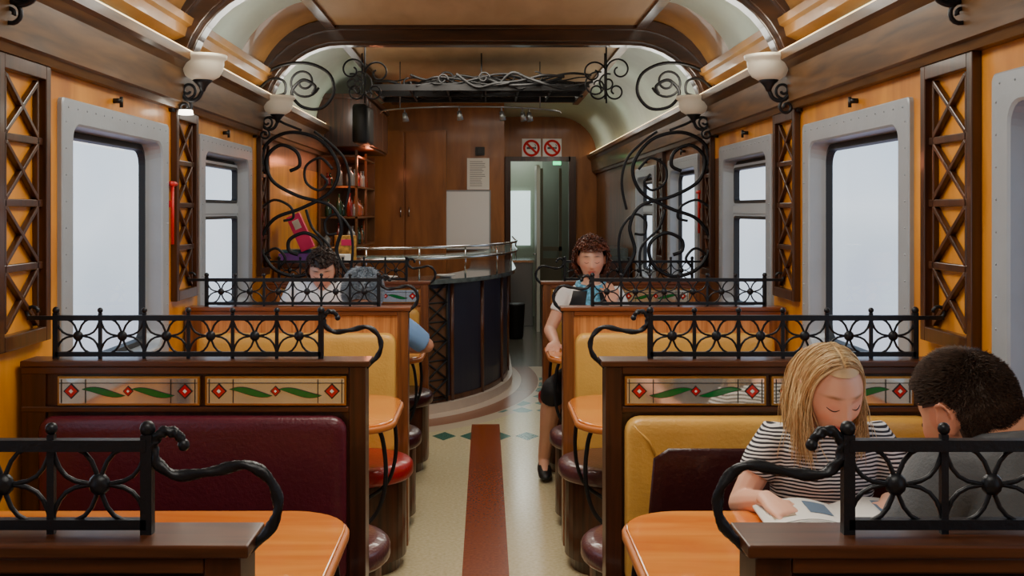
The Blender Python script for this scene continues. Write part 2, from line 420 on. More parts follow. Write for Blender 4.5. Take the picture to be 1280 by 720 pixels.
def railing(s,d,xe,parent):
    b=B(); y=d+.04; x0=xe+.142; N=6; cw=.1355; x1=x0+N*cw; zb,zt=1.132,1.243
    b.bar((s*x0,y,zb),(s*x1,y,zb),.016,.014); b.bar((s*x0,y,zt),(s*x1,y,zt),.018,.016)
    b.bar((s*x1,y,zt),(s*1.405,y,zt),.012,.012)
    sp=[(s*(1.39+.018*math.cos(a)),y,zt+.016+.018*math.sin(a)) for a in [math.radians(-90+i*30) for i in range(10)]]
    b.tube(sp,.006,6)
    for i in range(N+1):
        x=s*(x0+i*cw); big=i in (0,N)
        b.bar((x,y,1.115),(x,y,1.258),.016 if big else .010,.016 if big else .010)
        b.sph((x,y,1.266),.0115 if big else .009,8,6)
    for i in range(N):
        xa=x0+i*cw; xb=xa+cw; xc=(xa+xb)/2; zc=(zb+zt)/2
        for cx,cz in ((xa,zb),(xa,zt),(xb,zb),(xb,zt)):
            for sg in (-1,1):
                pts=[]
                dx,dz_=xc-cx,zc-cz; l=math.hypot(dx,dz_); nx,nz=-dz_/l,dx/l
                for q in range(7):
                    t=q/6; bl=math.sin(math.pi*t)*.021*sg
                    pts.append((s*(cx+dx*t+nx*bl),y,cz+dz_*t+nz*bl))
                b.tube(pts,.0035,6)
        b.sph((s*xc,y,zc),(.016,.012,.016),8,6)
    sc=[(.423,1.245),(.430,1.256),(.441,1.262),(.453,1.261),(.464,1.25),(.466,1.235),(.458,1.215),(.431,1.20),(.381,1.206),(.332,1.2145),(.299,1.190),(.290,1.154),(.304,1.121),(.337,1.092)]
    pts=catmull([(s*(u-.332+xe),y,v) for u,v in sc],8)
    b.tube(pts,[.0055+.0035*min(1,i/10) for i in range(len(pts))],8,rb=[.0045+.0022*min(1,i/10) for i in range(len(pts))],twist=.35)
    b.sph((s*(.423-.332+xe),y,1.243),.009,8,6)
    b.obj('railing',m_iron,parent,label='black wrought-iron railing with petal motifs and a scroll end')
def bench(s,d,xe=.363,oak=False,front='burg',seat=None,seatb=None,glass=True,back=True,label=''):
    e=thing('bench',(s*.88,d+.04,0),label,'bench','back-to-back dining benches')
    mf=m_oak if oak else m_dark; mt=m_oakd if oak else m_darkx; mp_=m_oakp if oak else m_dark
    X=lambda a,c:sorted((s*a,s*c))
    b=B(); b.box(*X(xe+.04,1.405),d+.004,d+.076,.02,1.10,0); b.box(*X(xe,xe+.05),d-.008,d+.088,0,1.10,2)
    b.box(*X(xe-.012,1.405),d-.016,d+.096,1.10,1.118,1)
    b.box(*X(xe+.05,1.405),d-.010,d+.09,1.078,1.10,1)
    if glass: b.box(*X(xe+.05,1.405),d-.010,d+.09,.962,.98,1)
    b.box(*X(1.33,1.405),d-.008,d+.088,.02,1.08,2)
    b.obj('partition',[mf,mt,mp_],e,bevel=.003)
    if glass:
        stained(s,d-.002,.42+(xe-.363),.845,e); stained(s,d-.002,.862,1.29,e)
    railing(s,d,xe,e)
    col={'burg':m_burg,'yel':m_yel,'two':m_yel}[front]
    zt=.955 if glass else 1.0; th=.05 if front=='burg' else .075; rd=.02
    b=B(); b.slab(rr(xe+.055,1.34,.44,zt,.045),0.002,th,rd,lambda u,v,h:(s*u,d-h,v),0,puff=.004); b.obj('backrest',col,e,label=('burgundy' if front=='burg' else 'mustard yellow')+' padded leather backrest')
    if front=='two':
        pl=[(1.31,.44),(1.31,.83),(1.27,.87),(.54,.87),(.495,.84),(.46,.44)]
        b=B(); b.slab(pl,.066,.084,.008,lambda u,v,h:(s*u,d-h,v),0,puff=.003)
        b.obj('back_cushion',m_burgd,e,label='dark burgundy inset back panel')
        b=B(); b.tube([(s*(xe+.075),d-.07,.935),(s*(xe+.12),d-.082,.89),(s*.50,d-.086,.85)],.004,6); b.obj('seam',m_yel,e)
    if back:
        b=B(); b.slab(rr(xe+.055,1.34,.44,zt,.055),.076,.15,.022,lambda u,v,h:(s*u,d+h,v),0); b.obj('backrest',m_yel,e)
    def seatp(sg,mat):
        cy=.27; ry=.24
        y0=d+(.0 if sg<0 else .08); yc=y0+sg*cy
        out=[(1.40,yc-ry),(.56,yc-ry)]+[(.56-.24*math.sin(math.radians(t)),yc-ry*math.cos(math.radians(t))) for t in range(10,180,10)]+[(.56,yc+ry),(1.40,yc+ry)]
        b=B(); b.slab(out,.395,.470,.026,lambda u,v,h:(s*u,v,h),0,puff=.006); b.obj('seat_cushion',mat,e)
        o2=inset(out,.03); b=B(); b.loft([[(s*u,v,0) for u,v in inset(o2,.03)],[(s*u,v,.06) for u,v in inset(o2,.03)],[(s*u,v,.06) for u,v in o2],[(s*u,v,.394) for u,v in o2]],0,False,True,True)
        b.obj('seat_base',m_dark,e)
    seatp(-1,seat or m_burg)
    if back: seatp(1,seatb or m_burg)
bench(-1,D0,.335,False,'burg',m_burg,m_burg,label='dark walnut back-to-back bench topped with wrought-iron railing')
bench(1,D0,.369,False,'two',m_mauve,m_mauve,label='dark walnut bench behind a man in grey, iron railing on top')
bench(-1,D1,.363,False,'burg',m_burg,m_mauve,label='walnut bench with plain burgundy leather back and leaded glass strip')
bench(1,D1,.363,False,'two',m_mauve,m_mauve,label='walnut bench with mustard and dark burgundy back, blonde woman seated')
bench(-1,D2,.363,True,'yel',m_red,m_burgd,glass=False,label='light oak bench with mustard back and red leather seat')
bench(1,D2,.363,True,'yel',m_mauve,m_mauve,glass=False,label='light oak bench with mustard back and mauve leather seat')
bench(-1,D3,.363,True,'yel',m_burgd,None,back=False,label='oak bench with mustard back beside the bar counter')
bench(1,D3,.363,True,'yel',m_red,None,back=False,label='oak bench with leaded glass strip where a dark-haired woman sits')
# ------------------------------------------------------------ tables
def table(s,d,label):
    e=thing('dining_table',(s*.87,d+1.0,0),label,'table','dining tables')
    y0,y1=d+.65,d+1.35; r=.17
    poly=[(1.40,y0),(.34+r,y0)]+[(.34+r-r*math.sin(math.radians(t)),y0+r-r*math.cos(math.radians(t))) for t in range(12,90,12)]+[(.34,y0+r),(.34,y1-r)]+[(.34+r-r*math.cos(math.radians(t)),y1-r+r*math.sin(math.radians(t))) for t in range(12,90,12)]+[(.34+r,y1),(1.40,y1)]
    b=B(); b.slab(poly,.748,.772,.008,lambda u,v,h:(s*u,v,h),1); b.slab(inset(poly,.010),.765,.780,.004,lambda u,v,h:(s*u,v,h),0,sm=False); b.obj('table_top',[m_table,m_tedge],e)
    b=B(); b.tube([(s*.62,d+1,.02),(s*.62,d+1,.75)],.025,12); b.lathe([(.02,.0),(.19,.0),(.19,.012),(.05,.03),(.03,.06)],(s*.62,d+1,0),20); b.lathe([(.03,.70),(.11,.74),(.11,.748)],(s*.62,d+1,0),16)
    b.obj('leg',m_iron,e,label='black metal pedestal')
    for yy in (y0+.12,y1-.12):
        b=B()
        pts=catmull([(s*.40,yy,.748),(s*.385,yy,.70),(s*.375,yy,.60),(s*.385,yy,.5),(s*.42,yy,.42),(s*.5,yy,.36),(s*.62,d+1,.33)],5); b.tube(pts,.009,6)
        b.obj('brace',m_iron,e)
table(-1,D0,'glossy orange wood table with a rounded end, empty')
table(1,D0,'glossy orange wood table holding an open magazine')
table(-1,D1,'glossy orange wood table with a rounded end beside the aisle')
table(1,D1,'glossy orange wood table beside an oak bench')
table(-1,D2,'glossy orange wood table between two seated diners')
table(1,D2,'glossy orange wood table in front of a woman in a vest')
# ------------------------------------------------------------ wall lamps
def spiral(cx,cz,r0,r1,a0,a1,n=20):
    return [(cx+(r0+(r1-r0)*i/n)*math.cos(math.radians(a0+(a1-a0)*i/n)),cz+(r0+(r1-r0)*i/n)*math.sin(math.radians(a0+(a1-a0)*i/n))) for i in range(n+1)]
def wall_lamp(s,y,z=2.175,x=1.27,k=.95):
    e=thing('wall_lamp',(s*W,y,z),'wrought-iron wall lamp with a frosted glass bowl on the arch','lamp','wall lamps')
    b=B(); b.lathe([(r*k,q) for r,q in [(.012,-.062),(.050,-.058),(.078,-.042),(.094,-.016),(.099,.012),(.100,.030),(.112,.036),(.114,.052),(.106,.052),(.096,.03),(.084,-.005),(.05,-.03),(.01,-.04)]],(s*x,y,z+.06),28); b.obj('lamp_shade',m_bowl,e)
    b=B(); b.lathe([(.01,-.11),(.018,-.09),(.03,-.075),(.045,-.062),(.04,-.055),(.01,-.055)],(s*x,y,z+.06),16)
    c=lambda L:[(s*u,y,v) for u,v in L]
    b.tube(c([(p.x,p.y) for p in catmull([(x,z-.04,0),(x+.02,z-.08,0),(x+.06,z-.09,0),(x+.10,z-.05,0),(x+.105,z+.0,0),(x+.09,z+.06,0),(x+.11,z+.11,0)],5)]),.010,6)
    b.tube(c(spiral(x+.10,z+.06,.045,.012,60,620,30)),.008,6)
    b.tube(c(spiral(x+.065,z-.045,.04,.01,-60,-520,24)),.007,6)
    b.tube(c(spiral(x+.08,z-.12,.035,.01,90,560,20)),.007,6)
    b.tube([(s*W,y,z+.13),(s*(W-.01),y,z+.05),(s*(W-.01),y,z-.14)],.016,8)
    b.obj('bracket',m_iron,e)
for s in (-1,1):
    wall_lamp(s,3.0,2.25); wall_lamp(s,4.74,2.155); wall_lamp(s,6.45,2.155)
b=B(); b.lathe([(.012,.02),(.03,.02),(.034,0),(.02,-.002)],(-1.34,4.72,2.0),14,0); b.obj('downlight',M('led',C(255,245,225),.4,es=8),label='small round LED spotlight under the cornice',category='light')
# ------------------------------------------------------------ wrought iron screens
def cm2(L,n=6): return catmull([(a,0,c) for a,c in L],n)
def sc(u,v): return ((u-607)/197.0,1.575-(v-262)/197.0)
CUR=[[(884,215),(880,182),(850,166),(812,176),(790,208),(800,240),(835,260),(870,274),(886,303),(872,334),(840,345),(815,330),(811,305),(830,291),(850,299),(851,313),(840,318)],
[(775,348),(792,315),(786,283),(800,257),(840,245),(872,226),(879,198),(862,182),(842,190),(838,207),(850,214)],
[(797,212),(812,198),(830,208),(830,228),(814,238),(804,228),(812,218)],
[(776,345),(772,312),(776,285),(792,268),(806,276),(804,292),(792,292)],
[(888,345),(884,322),(868,310),(856,322),(862,332)],
[(820,165),(800,180),(782,200),(776,230),(782,262)],
[(890,350),(891,250),(887,170)],[(830,262),(822,285),(800,310),(800,345)],
[(888,262),(870,250),(850,258),(846,272),(858,276)]]
TOP=[[(884,156),(888,118),(866,92),(828,84),(798,96),(791,120),(806,139),(830,137),(842,120),(829,105),(814,112),(817,122)],
[(884,118),(868,104),(852,106),(850,120),(860,124)],[(884,156),(868,150),(850,158),(830,166)]]
for s in (-1,1):
    b=B()
    for k,c in enumerate(CUR):
        b.tube([(s*p.x,6.66,p.z) for p in cm2([sc(u,v) for u,v in c])],.0125 if k<2 else .009,6)
    b.obj('scroll_screen',m_iron,label='tall black wrought-iron screen of looping S scrolls',category='metal screen',group='scroll screens')
    b=B()
    for k,c in enumerate(TOP): b.tube([(s*p.x,6.50,p.z) for p in cm2([sc(u,v) for u,v in c])],.011 if k==0 else .009,6)
    b.tube([(s*u,6.50,v) for u,v in spiral(1.12,2.36,.10,.02,200,760,34)],.008,6)
    b.obj('scroll_bracket',m_iron,label='curling wrought-iron bracket beneath the ceiling arch',category='metal bracket',group='scroll brackets')
    b=B()
    b.tube([(s*.80,7.0,2.71),(s*.80,7.0,2.28)],.006,6)
    for (cx,cz,r,a0,sg) in ((.885,2.50,.085,180,-1),(.715,2.48,.085,0,1),(.86,2.36,.06,180,1),(.74,2.36,.06,0,-1)):
        b.tube([(s*u,7.0,v) for u,v in spiral(cx,cz,r,.02,a0,a0+sg*420,34)],.0065,6)
    b.obj('ceiling_scroll',m_iron,label='iron rod with paired spiral scrolls hung from the ceiling',category='metal ornament',group='ceiling scrolls')
# hanging trellis
random.seed(21)
b=B()
for yy in (7.65,8.05,8.5):
    b.bar((-.82,yy,2.46),(.72,yy,2.46),.018,.045)
for xx in (-.82,-.55,-.28,0,.24,.48,.72): b.bar((xx,7.65,2.46),(xx,8.5,2.46),.014,.035)
for i in range(70):
    x0=random.uniform(-.85,-.2) if i<42 else random.uniform(-.3,.3); y0=random.uniform(7.60,8.35); z0=random.uniform(2.45,2.56)
    pts=[(x0,y0,z0)]; ph=random.uniform(0,6); am=random.uniform(.02,.06)
    for j in range(random.choice((4,6,8))):
        x0+=random.uniform(.08,.16)
        if x0>.78: break
        y0+=random.uniform(-.06,.06); z0=2.505+am*math.sin(x0*7+ph)+random.uniform(-.015,.015); pts.append((x0,y0,z0))
    if len(pts)>2: b.tube(catmull(pts,6),random.uniform(.005,.012),5)
for sx,xs in ((-1,(-.9,-.98)),(1,(.80,.9))):
    for k,cx in enumerate(xs):
        yy=7.6+.2*k; r=(.10,.07)[k]; cz=2.50+.04*k-.03
        b.tube([(u,yy,v) for u,v in spiral(cx,cz,r,.018,90-sx*20,90-sx*20+sx*460,34)],.007,6)
for k in range(6):
    cx=random.uniform(-.7,.55); r=random.uniform(.04,.07); a=random.uniform(0,360); b.tube([(u,7.6+.04*(k%4),v) for u,v in spiral(cx,random.uniform(2.48,2.54),r,.016,a,a+random.uniform(260,420)*(-1)**k,26)],random.uniform(.005,.008),5)
for xx in (-.9,-.03,.87): b.tube([(xx,7.7,2.715),(xx,7.7,2.38)],.006,6)
b.obj('hanging_trellis',m_iron2,label='black wrought-iron vine trellis hung below the ceiling',category='ceiling ornament')
e=thing('track_light',(-.1,8.0,2.34),'curved chrome rail hung from the ceiling carrying small spotlights','light fixture')
b=B(); b.tube([( -.12+.72*math.cos(math.radians(a)),8.45+.5*math.sin(math.radians(a)),2.35) for a in range(180,361,10)],.006,8)
for xx,yy in ((-.66,8.15),(.42,8.15)): b.tube([(xx,yy,2.35),(xx,yy,2.715)],.005,6)
b.obj('rail',m_steel,e)
for xx,yy in ((-.62,8.09),(-.2,7.95),(.12,7.98),(.28,8.03),(.33,8.06)):
    b=B(); b.tube([(xx,yy,2.35),(xx,yy,2.31)],.006,6); b.tube([(xx,yy,2.315),(xx+.01,yy-.01,2.25)],[.016,.026],10); b.obj('spotlight',m_steel,e)
b=B(); b.box(-.8,.3,6.92,7.02,2.655,2.70,0); b.obj('strip_light',M('strip_lamp',C(255,246,225),.4,es=6),label='long bright strip light on the ceiling panel',category='light')
# ------------------------------------------------------------ bar
random.seed(7)
def ell(a,k=0.0,cx=-.9,cy=9.9): return (cx+(1.1+k)*math.cos(math.radians(a)),cy+(1.9+k)*math.sin(math.radians(a)))
def barline(k,step=3):
    P=[ell(a,k) for a in range(-116,1,step)]+[(.2+k,11.36)]
    return P
def ribbon(b,k0,k1,z0,z1,mi=0):
    A=barline(k0);Bq=barline(k1); n=len(A)
    b.loft([[(A[i][0],A[i][1],z0),(Bq[i][0],Bq[i][1],z0),(Bq[i][0],Bq[i][1],z1),(A[i][0],A[i][1],z1)] for i in range(n)],mi,False,True,True)
e=thing('bar_counter',(-.6,9,0),'curved dark bar counter with marble top and glass shelf','bar counter')
b=B(); ribbon(b,-.06,0,.07,1.0,0)
b.obj('bar_front',[m_navy],e)
b=B(); ribbon(b,-.02,.008,.07,.11,0); b.obj('kick_rail',m_barw,e)
for a in (-100,-82,-69,-55,-38,-20,0):
    b=B(); x,y=ell(a,.004); b.tube([(x,y,.07),(x,y,1.0)],.018,8,0); b.obj('mullion',m_barw,e)
b=B(); ribbon(b,-.1,.05,.0,.07,0); b.obj('plinth',M('pale_plinth',C(200,186,172),.3,var=.06),e)
b=B(); ribbon(b,-.35,.08,1.0,1.035,0); b.obj('counter_top',m_marb,e)
b=B(); ribbon(b,-.14,.08,1.21,1.222,0); b.obj('glass_shelf',m_glassy,e)
b=B()
for k,z in ((.09,1.285),(.09,1.20),(-.12,1.20)): b.tube([(x,y,z) for x,y in barline(k)],.011,6)
for a in range(-110,1,20):
    x,y=ell(a,.05); b.tube([(x,y,1.035),(x,y,1.285)],.008,6)
b.obj('chrome_rail',m_chrome,e)
P0=V((*ell(-67,.03),0));P1=V((*ell(-58,.03),0))
b=B(); b.bar(V((*ell(-67,.006),.54)),V((*ell(-58,.006),.54)),.012,.84,0); b.obj('lattice_backing',M('lattice_backing',C(120,84,58),.5),e)
b=B()
for p in (P0,P1): b.tube([p+V((0,0,.08)),p+V((0,0,1.0))],.010,6)
for i in range(6):
    z0=.1+i*.15; b.tube([P0+V((0,0,z0)),P1+V((0,0,z0+.15))],.009,6); b.tube([P1+V((0,0,z0)),P0+V((0,0,z0+.15))],.009,6); b.tube([P0+V((0,0,z0)),P1+V((0,0,z0))],.007,6)
b.obj('iron_lattice',m_iron2,e)
def plate(x,y,z,r=.1):
    b=B(); b.lathe([(r*.5,0),(r*.6,.004),(r,.018),(r*.98,.022),(r*.6,.01),(.01,.008)],(x,y,z),20); b.obj('plate',m_white,label='white plate resting on the bar counter',category='plate',group='plates on the bar')
plate(-.78,8.2,1.036); plate(-.32,8.42,1.036,.08)
b=B(); b.sph((-1.08,8.25,1.085),(.09,.07,.05),12,8); b.obj('bread_loaf',M('bread',C(206,150,90),.7,var=.2),label='golden bread loaf on the bar counter',category='bread')
e=thing('service_cabinet',(-1.16,7.42,0),'waist-high brown cabinet against the wall beside the bar','cabinet')
b=B(); b.box(-1.41,-.92,7.02,7.80,0,1.19,0); b.box(-1.41,-.90,7.0,7.82,1.19,1.22,1); b.obj('body',[m_brown,m_darkx],e,bevel=.004)
for k in (0,1):
    b=B(); b.box(-.925,-.905,7.04+k*.39,7.41+k*.39,.1,1.15); b.obj('door',m_brown,e,bevel=.004)
    b=B(); b.tube([(-.9,7.36+k*.12,.6),(-.885,7.36+k*.12,.65),(-.9,7.36+k*.12,.7)],.006,6); b.obj('handle',m_chrome,e)
def obox(name,c,dim,rot,mat,label,cat,mat2=None,group=None):
    b=B(); R=Matrix.Rotation(math.radians(rot[2]),3,'Z')@Matrix.Rotation(math.radians(rot[1]),3,'Y')@Matrix.Rotation(math.radians(rot[0]),3,'X')
    b.box(-dim[0]/2,dim[0]/2,-dim[1]/2,dim[1]/2,0,dim[2],0)
    if mat2: b.box(-dim[0]*.25,dim[0]*.25,-dim[1]/2-.002,-dim[1]/2,dim[2]*.6,dim[2]*.85,1)
    b.v=[R@p+V(c) for p in b.v]
    return b.obj(name,[mat]+([mat2] if mat2 else []),label=label,category=cat,bevel=.003,group=group)
m_pink=M('pink_card',C(224,30,104),.4); m_purp=M('purple_plastic',C(124,72,170),.4); m_paper=M('paper',C(232,230,222),.6)
obox('ring_binder',(-1.20,7.15,1.31),(.09,.22,.25),(0,-24,8),m_pink,'bright pink ring binder leaning on a pile','binder',m_paper)
obox('plastic_tray',(-1.22,7.2,1.222),(.34,.3,.06),(0,0,3),m_purp,'purple plastic tray on the side cabinet','tray')
obox('book',(-1.25,7.2,1.284),(.24,.18,.02),(0,0,-6),M('teal_book',C(70,120,130),.5),'thin teal book on a purple tray','book')
obox('carton',(-.99,7.45,1.222),(.14,.18,.17),(0,0,12),M('patterned_carton',C(196,150,60),.5,var=.5,vscale=40),'small patterned yellow carton on the side cabinet','box',m_pink)
obox('paper_stack',(-1.0,7.14,1.222),(.14,.2,.05),(0,0,-4),m_paper,'loose stack of white paper','paper')
e=thing('bottle_shelf',(-1.25,9.6,1.25),'dark wooden shelf unit lit red holding bottles','shelf')
b=B(); b.box(-1.41,-1.39,8.9,10.3,1.25,2.08,0); b.box(-1.39,-1.08,10.28,10.3,1.25,2.08,0)
for yy in (8.9,9.6): b.box(-1.10,-1.08,yy,yy+.02,1.25,2.08,0)
for z in (1.25,1.5,1.76,2.02): b.box(-1.39,-1.08,8.9,10.28,z,z+.015,0)
b.obj('shelf_frame',m_brown2,e)
m_bt=[M('bottle_red',C(120,22,18),.12,coat=.5),M('bottle_amber',C(130,74,30),.12,coat=.5),M('bottle_green',C(24,60,40),.12,coat=.5),M('bottle_orange',C(170,80,34),.3,coat=.4),M('bottle_clear',C(150,150,146),.1,coat=.5)]
kk=0
for zi,z in enumerate((1.266,1.516,1.776)):
    for j in range(7):
        for xx in (-1.15,-1.25,-1.34):
            if j>1 and xx<-1.2: continue
            y=8.98+j*.17+random.uniform(-.02,.02); x_=xx+random.uniform(-.012,.012)
            h=random.uniform(.10,.205); r=random.uniform(.020,.034); kk+=1
            b=B(); b.lathe([(r*.9,0),(r,.01),(r,h*.55),(r*.85,h*.66),(r*.35,h*.78),(r*.32,h*.95),(r*.42,h*.96),(r*.42,h),(.003,h)],(x_,y,z),12)
            b.obj('bottle',m_bt[random.randrange(5)],label='glass bottle standing on the back-bar shelf',category='bottle',group='back-bar bottles')
e=thing('wall_cupboard',(-1.2,9.6,2.1),'dark wooden overhead cupboard above the bottle shelf','cupboard')
b=B(); b.box(-1.41,-.98,8.8,10.4,2.1,2.52,0); b.box(-1.41,-.95,8.77,10.43,2.50,2.54,0); b.obj('body',m_dark,e,bevel=.004)
for k in range(3):
    b=B(); b.box(-.98,-.962,8.82+k*.53,9.33+k*.53,2.12,2.48); b.obj('door',m_barw,e,bevel=.004)
b=B(); b.slab([(-1.06,8.4),(-.95,8.4),(-.93,8.76),(-1.06,8.76)],2.1,2.42,.03,lambda u,v,h:(u,v,h),0); b.obj('speaker',m_rub,label='black speaker fixed beside the overhead cupboard',category='speaker')
e=thing('tall_cupboard',(-.85,11.3,0),'tall flush brown wooden cupboard with two doors','cupboard')
b=B(); b.box(-1.3,-.42,11.22,11.395,0,2.42); b.obj('body',m_brown,e)
for k in (0,1):
    b=B(); b.box(-1.28+k*.43,-.87+k*.43,11.2,11.22,.1,2.4); b.obj('door',m_brown,e,bevel=.004)
    b=B(); b.tube([(-.9+k*.09,11.19,1.5),(-.9+k*.09,11.17,1.55),(-.9+k*.09,11.19,1.6)],.007,6); b.obj('handle',m_chrome,e)
e=thing('whiteboard',(-.2,11.38,1.15),'blank white board in a thin frame leaning on the wall','board')
b=B(); b.box(-.42,.04,11.37,11.385,1.15,1.77); b.obj('board',m_white,e)
b=B(); b.box(-.43,.05,11.365,11.39,1.77,1.785);b.box(-.43,.05,11.365,11.39,1.14,1.155);b.box(-.435,-.42,11.365,11.39,1.14,1.785);b.box(.04,.055,11.365,11.39,1.14,1.785); b.obj('frame',m_steel,e)
b=B(); b.box(-.2,.04,11.385,11.395,1.79,2.13,0)
for i in range(14):
    b.box(-.17,.01-random.uniform(0,.06),11.383,11.386,2.09-i*.02,2.095-i*.02,1)
b.obj('notice',[m_paper,M('ink',C(90,90,95),.6)],label='white printed notice sheet pinned on brown panelling',category='notice')
b=B(); b.box(-.11,-.01,11.36,11.395,2.16,2.25,0); b.box(-.09,-.03,11.355,11.362,2.175,2.235,0); b.obj('wall_speaker',m_rub,label='small black wall speaker above the notice',category='speaker',bevel=.006)
# ------------------------------------------------------------ far door
b=B(); b.box(dx0-.02,dx0+.05,13.44,13.5,0,dz+.05);b.box(dx1-.07,dx1+.02,13.44,13.5,0,dz+.05);b.box(dx0+.05,dx1-.05,13.44,13.5,dz-.01,dz+.05); trim(b,m_lat)
d_=B(); d_.box(.66,.70,13.62,14.2,0,2.15,0); o=d_.obj('door_1',M('door_greenish',C(206,210,196),.4),kind='structure')
m_cb=M('corridor_brown',C(104,98,78),.4); m_cg=M('corridor_grey_green',C(112,122,110),.3)
b=B(); b.box(.76,.80,14.7,14.74,0,2.15,0); b.box(.80,1.06,14.7,14.74,1.0,1.06,0); b.box(.80,1.06,14.7,14.74,0,.9,0); b.box(1.02,1.06,14.7,14.74,.9,2.15,0); trim(b,m_cb)
b=B(); b.box(.82,1.38,15.3,15.34,0,2.3,0); trim(b,m_cg)
b=B(); b.box(.86,.96,13.45,13.49,2.145,2.189,0); b.obj('indicator_light',M('green_lamp',C(60,220,140),.4,es=2.5),label='small green indicator light under the door frame',category='light')
b=B(); b.tube([(.66,13.66,1.0),(.62,13.66,1.0),(.62,13.76,1.0)],.01,6); b.obj('handle',m_chrome,o)
e=thing('sink_unit',(.45,14.4,0),'stainless steel sink cabinet in the vestibule','sink')
b=B(); b.box(.18,.64,14.3,14.9,0,.86); b.obj('body',m_steel,e,bevel=.005)
b=B(); b.box(.16,.66,14.26,14.94,.86,.89); b.obj('worktop',m_chrome,e)
b=B(); b.tube(catmull([(.42,14.8,.89),(.42,14.8,1.12),(.42,14.72,1.17),(.42,14.65,1.1)],5),.012,8); b.obj('tap',m_chrome,e)
b=B(); b.box(.2,.66,15.56,15.595,1.05,1.85,0); b.obj('window_20',M('lit_pane',C(210,230,228),.4,es=1.4),kind='structure')
b=B(); b.lathe([(.09,0),(.10,.02),(.12,.40),(.125,.42),(.11,.43),(.01,.44)],(.36,12.9,0),18); b.obj('waste_bin',m_rub,label='black round waste bin by the far doorway',category='bin')
def nosmoke(x):
    b=B(); y=13.49; z=2.36; h=.12
    b.box(x-h,x+h,y-.008,y,z-h,z+h,0)
    n=28; R1,R0=.108,.078; yy=y-.012
    vs=[(x+R1*math.cos(2*math.pi*i/n),yy,z+R1*math.sin(2*math.pi*i/n)) for i in range(n)]+[(x+R0*math.cos(2*math.pi*i/n),yy,z+R0*math.sin(2*math.pi*i/n)) for i in range(n)]
    b.add(vs,[(i,(i+1)%n,n+(i+1)%n,n+i) for i in range(n)],1)
    b.box(x-.06,x+.035,yy-.001,yy,z-.013,z+.013,2); b.box(x+.038,x+.058,yy-.001,yy,z-.013,z+.013,2)
    b.add([(x-.084,yy-.003,z+.064),(x-.064,yy-.003,z+.084),(x+.084,yy-.003,z-.064),(x+.064,yy-.003,z-.084)],[(0,1,2,3)],1)
    b.tube([(x+.045,yy-.002,z+.02),(x+.055,yy-.002,z+.035),(x+.04,yy-.002,z+.05)],.004,5,2)
    b.obj('no_smoking_sign',[m_white,M('sign_red',C(200,10,14),.6,spec=.2),m_black],label='square white sign with a red no-smoking symbol above the door',category='sign',group='no smoking signs',norm=False)
nosmoke(.585); nosmoke(.85)
e=thing('display_case',(1.15,10.6,0),'low brown counter with a shallow glass display box','display case')
b=B(); b.box(.98,1.4,10.2,11.2,0,1.08,0); b.obj('body',m_dark,e,bevel=.005)
b=B(); b.box(1.0,1.38,10.22,11.18,1.08,1.20,0); b.obj('glass_box',M('case_glass',C(90,110,112),.08,alpha=.45),e)
m_rp=M('red_plastic',C(200,24,24),.4)
for s,y in ((-1,4.72),(1,6.93)):
    b=B(); b.tube([(s*(W-.02),y,1.70),(s*(W-.02),y,1.42)],.008,8); b.tube([(s*(W-.02),y-.03,1.69),(s*(W-.02),y+.05,1.69)],.012,8); b.bar((s*W,y,1.6),(s*(W-.02),y,1.6),.02,.03)
    b.obj('emergency_hammer',m_rp,label='red emergency hammer clipped beside a window',category='hammer',group='emergency hammers')
# ------------------------------------------------------------ magazine on table
def mag(x0,x1,y0,y1,z):
    b=B(); n=16
    mats=[m_paper,M('print_grey',C(150,150,148),.6),M('print_blue',C(96,116,136),.5),M('print_tan',C(160,140,116),.5)]
    def zz(t,y=0):
        u=abs(t-.5)*2; return z+.004+.022*math.sin(math.pi*min(1,u*1.0))*(1-u*.3)
    for layer in (0,.003):
        vs=[];fs=[]
        for i in range(n+1):
            t=i/n
            for y in (y0,y1):
                for k in (0,.0025): vs.append((x0+(x1-x0)*t,y+(t-.5)*.02,zz(t)-k-layer+(.022 if y==y1 else 0)))
        for i in range(n):
            a=i*4;c=a+4; fs+=[(a,a+2,c+2,c),(a+1,c+1,c+3,a+3),(a,c,c+1,a+1),(a+2,a+3,c+3,c+2)]
        fs+=[(0,1,3,2),(n*4,n*4+2,n*4+3,n*4+1)]
        b.add(vs,fs,0,True)
    def blk(t0,t1,v0,v1,mi):
        m=6; vs=[]
        for i in range(m+1):
            t=t0+(t1-t0)*i/m
            for v in (v0,v1): vs.append((x0+(x1-x0)*t,y0+(y1-y0)*v+(t-.5)*.02,zz(t)+.0012+.022*v))
        b.add(vs,[(2*i,2*i+1,2*i+3,2*i+2) for i in range(m)],mi)
    blk(.06,.2,.6,.92,3); blk(.3,.45,.65,.92,2); blk(.74,.92,.6,.9,2)
    for i in range(11):
        blk(.06,.44,.08+i*.04,.095+i*.04,1); blk(.55,.93,.08+i*.04,.095+i*.04,1)
    b.obj('magazine',mats,label='open printed magazine lying on the table under her hands',category='magazine',norm=False)
mag(.69,1.09,2.44,2.74,.784)
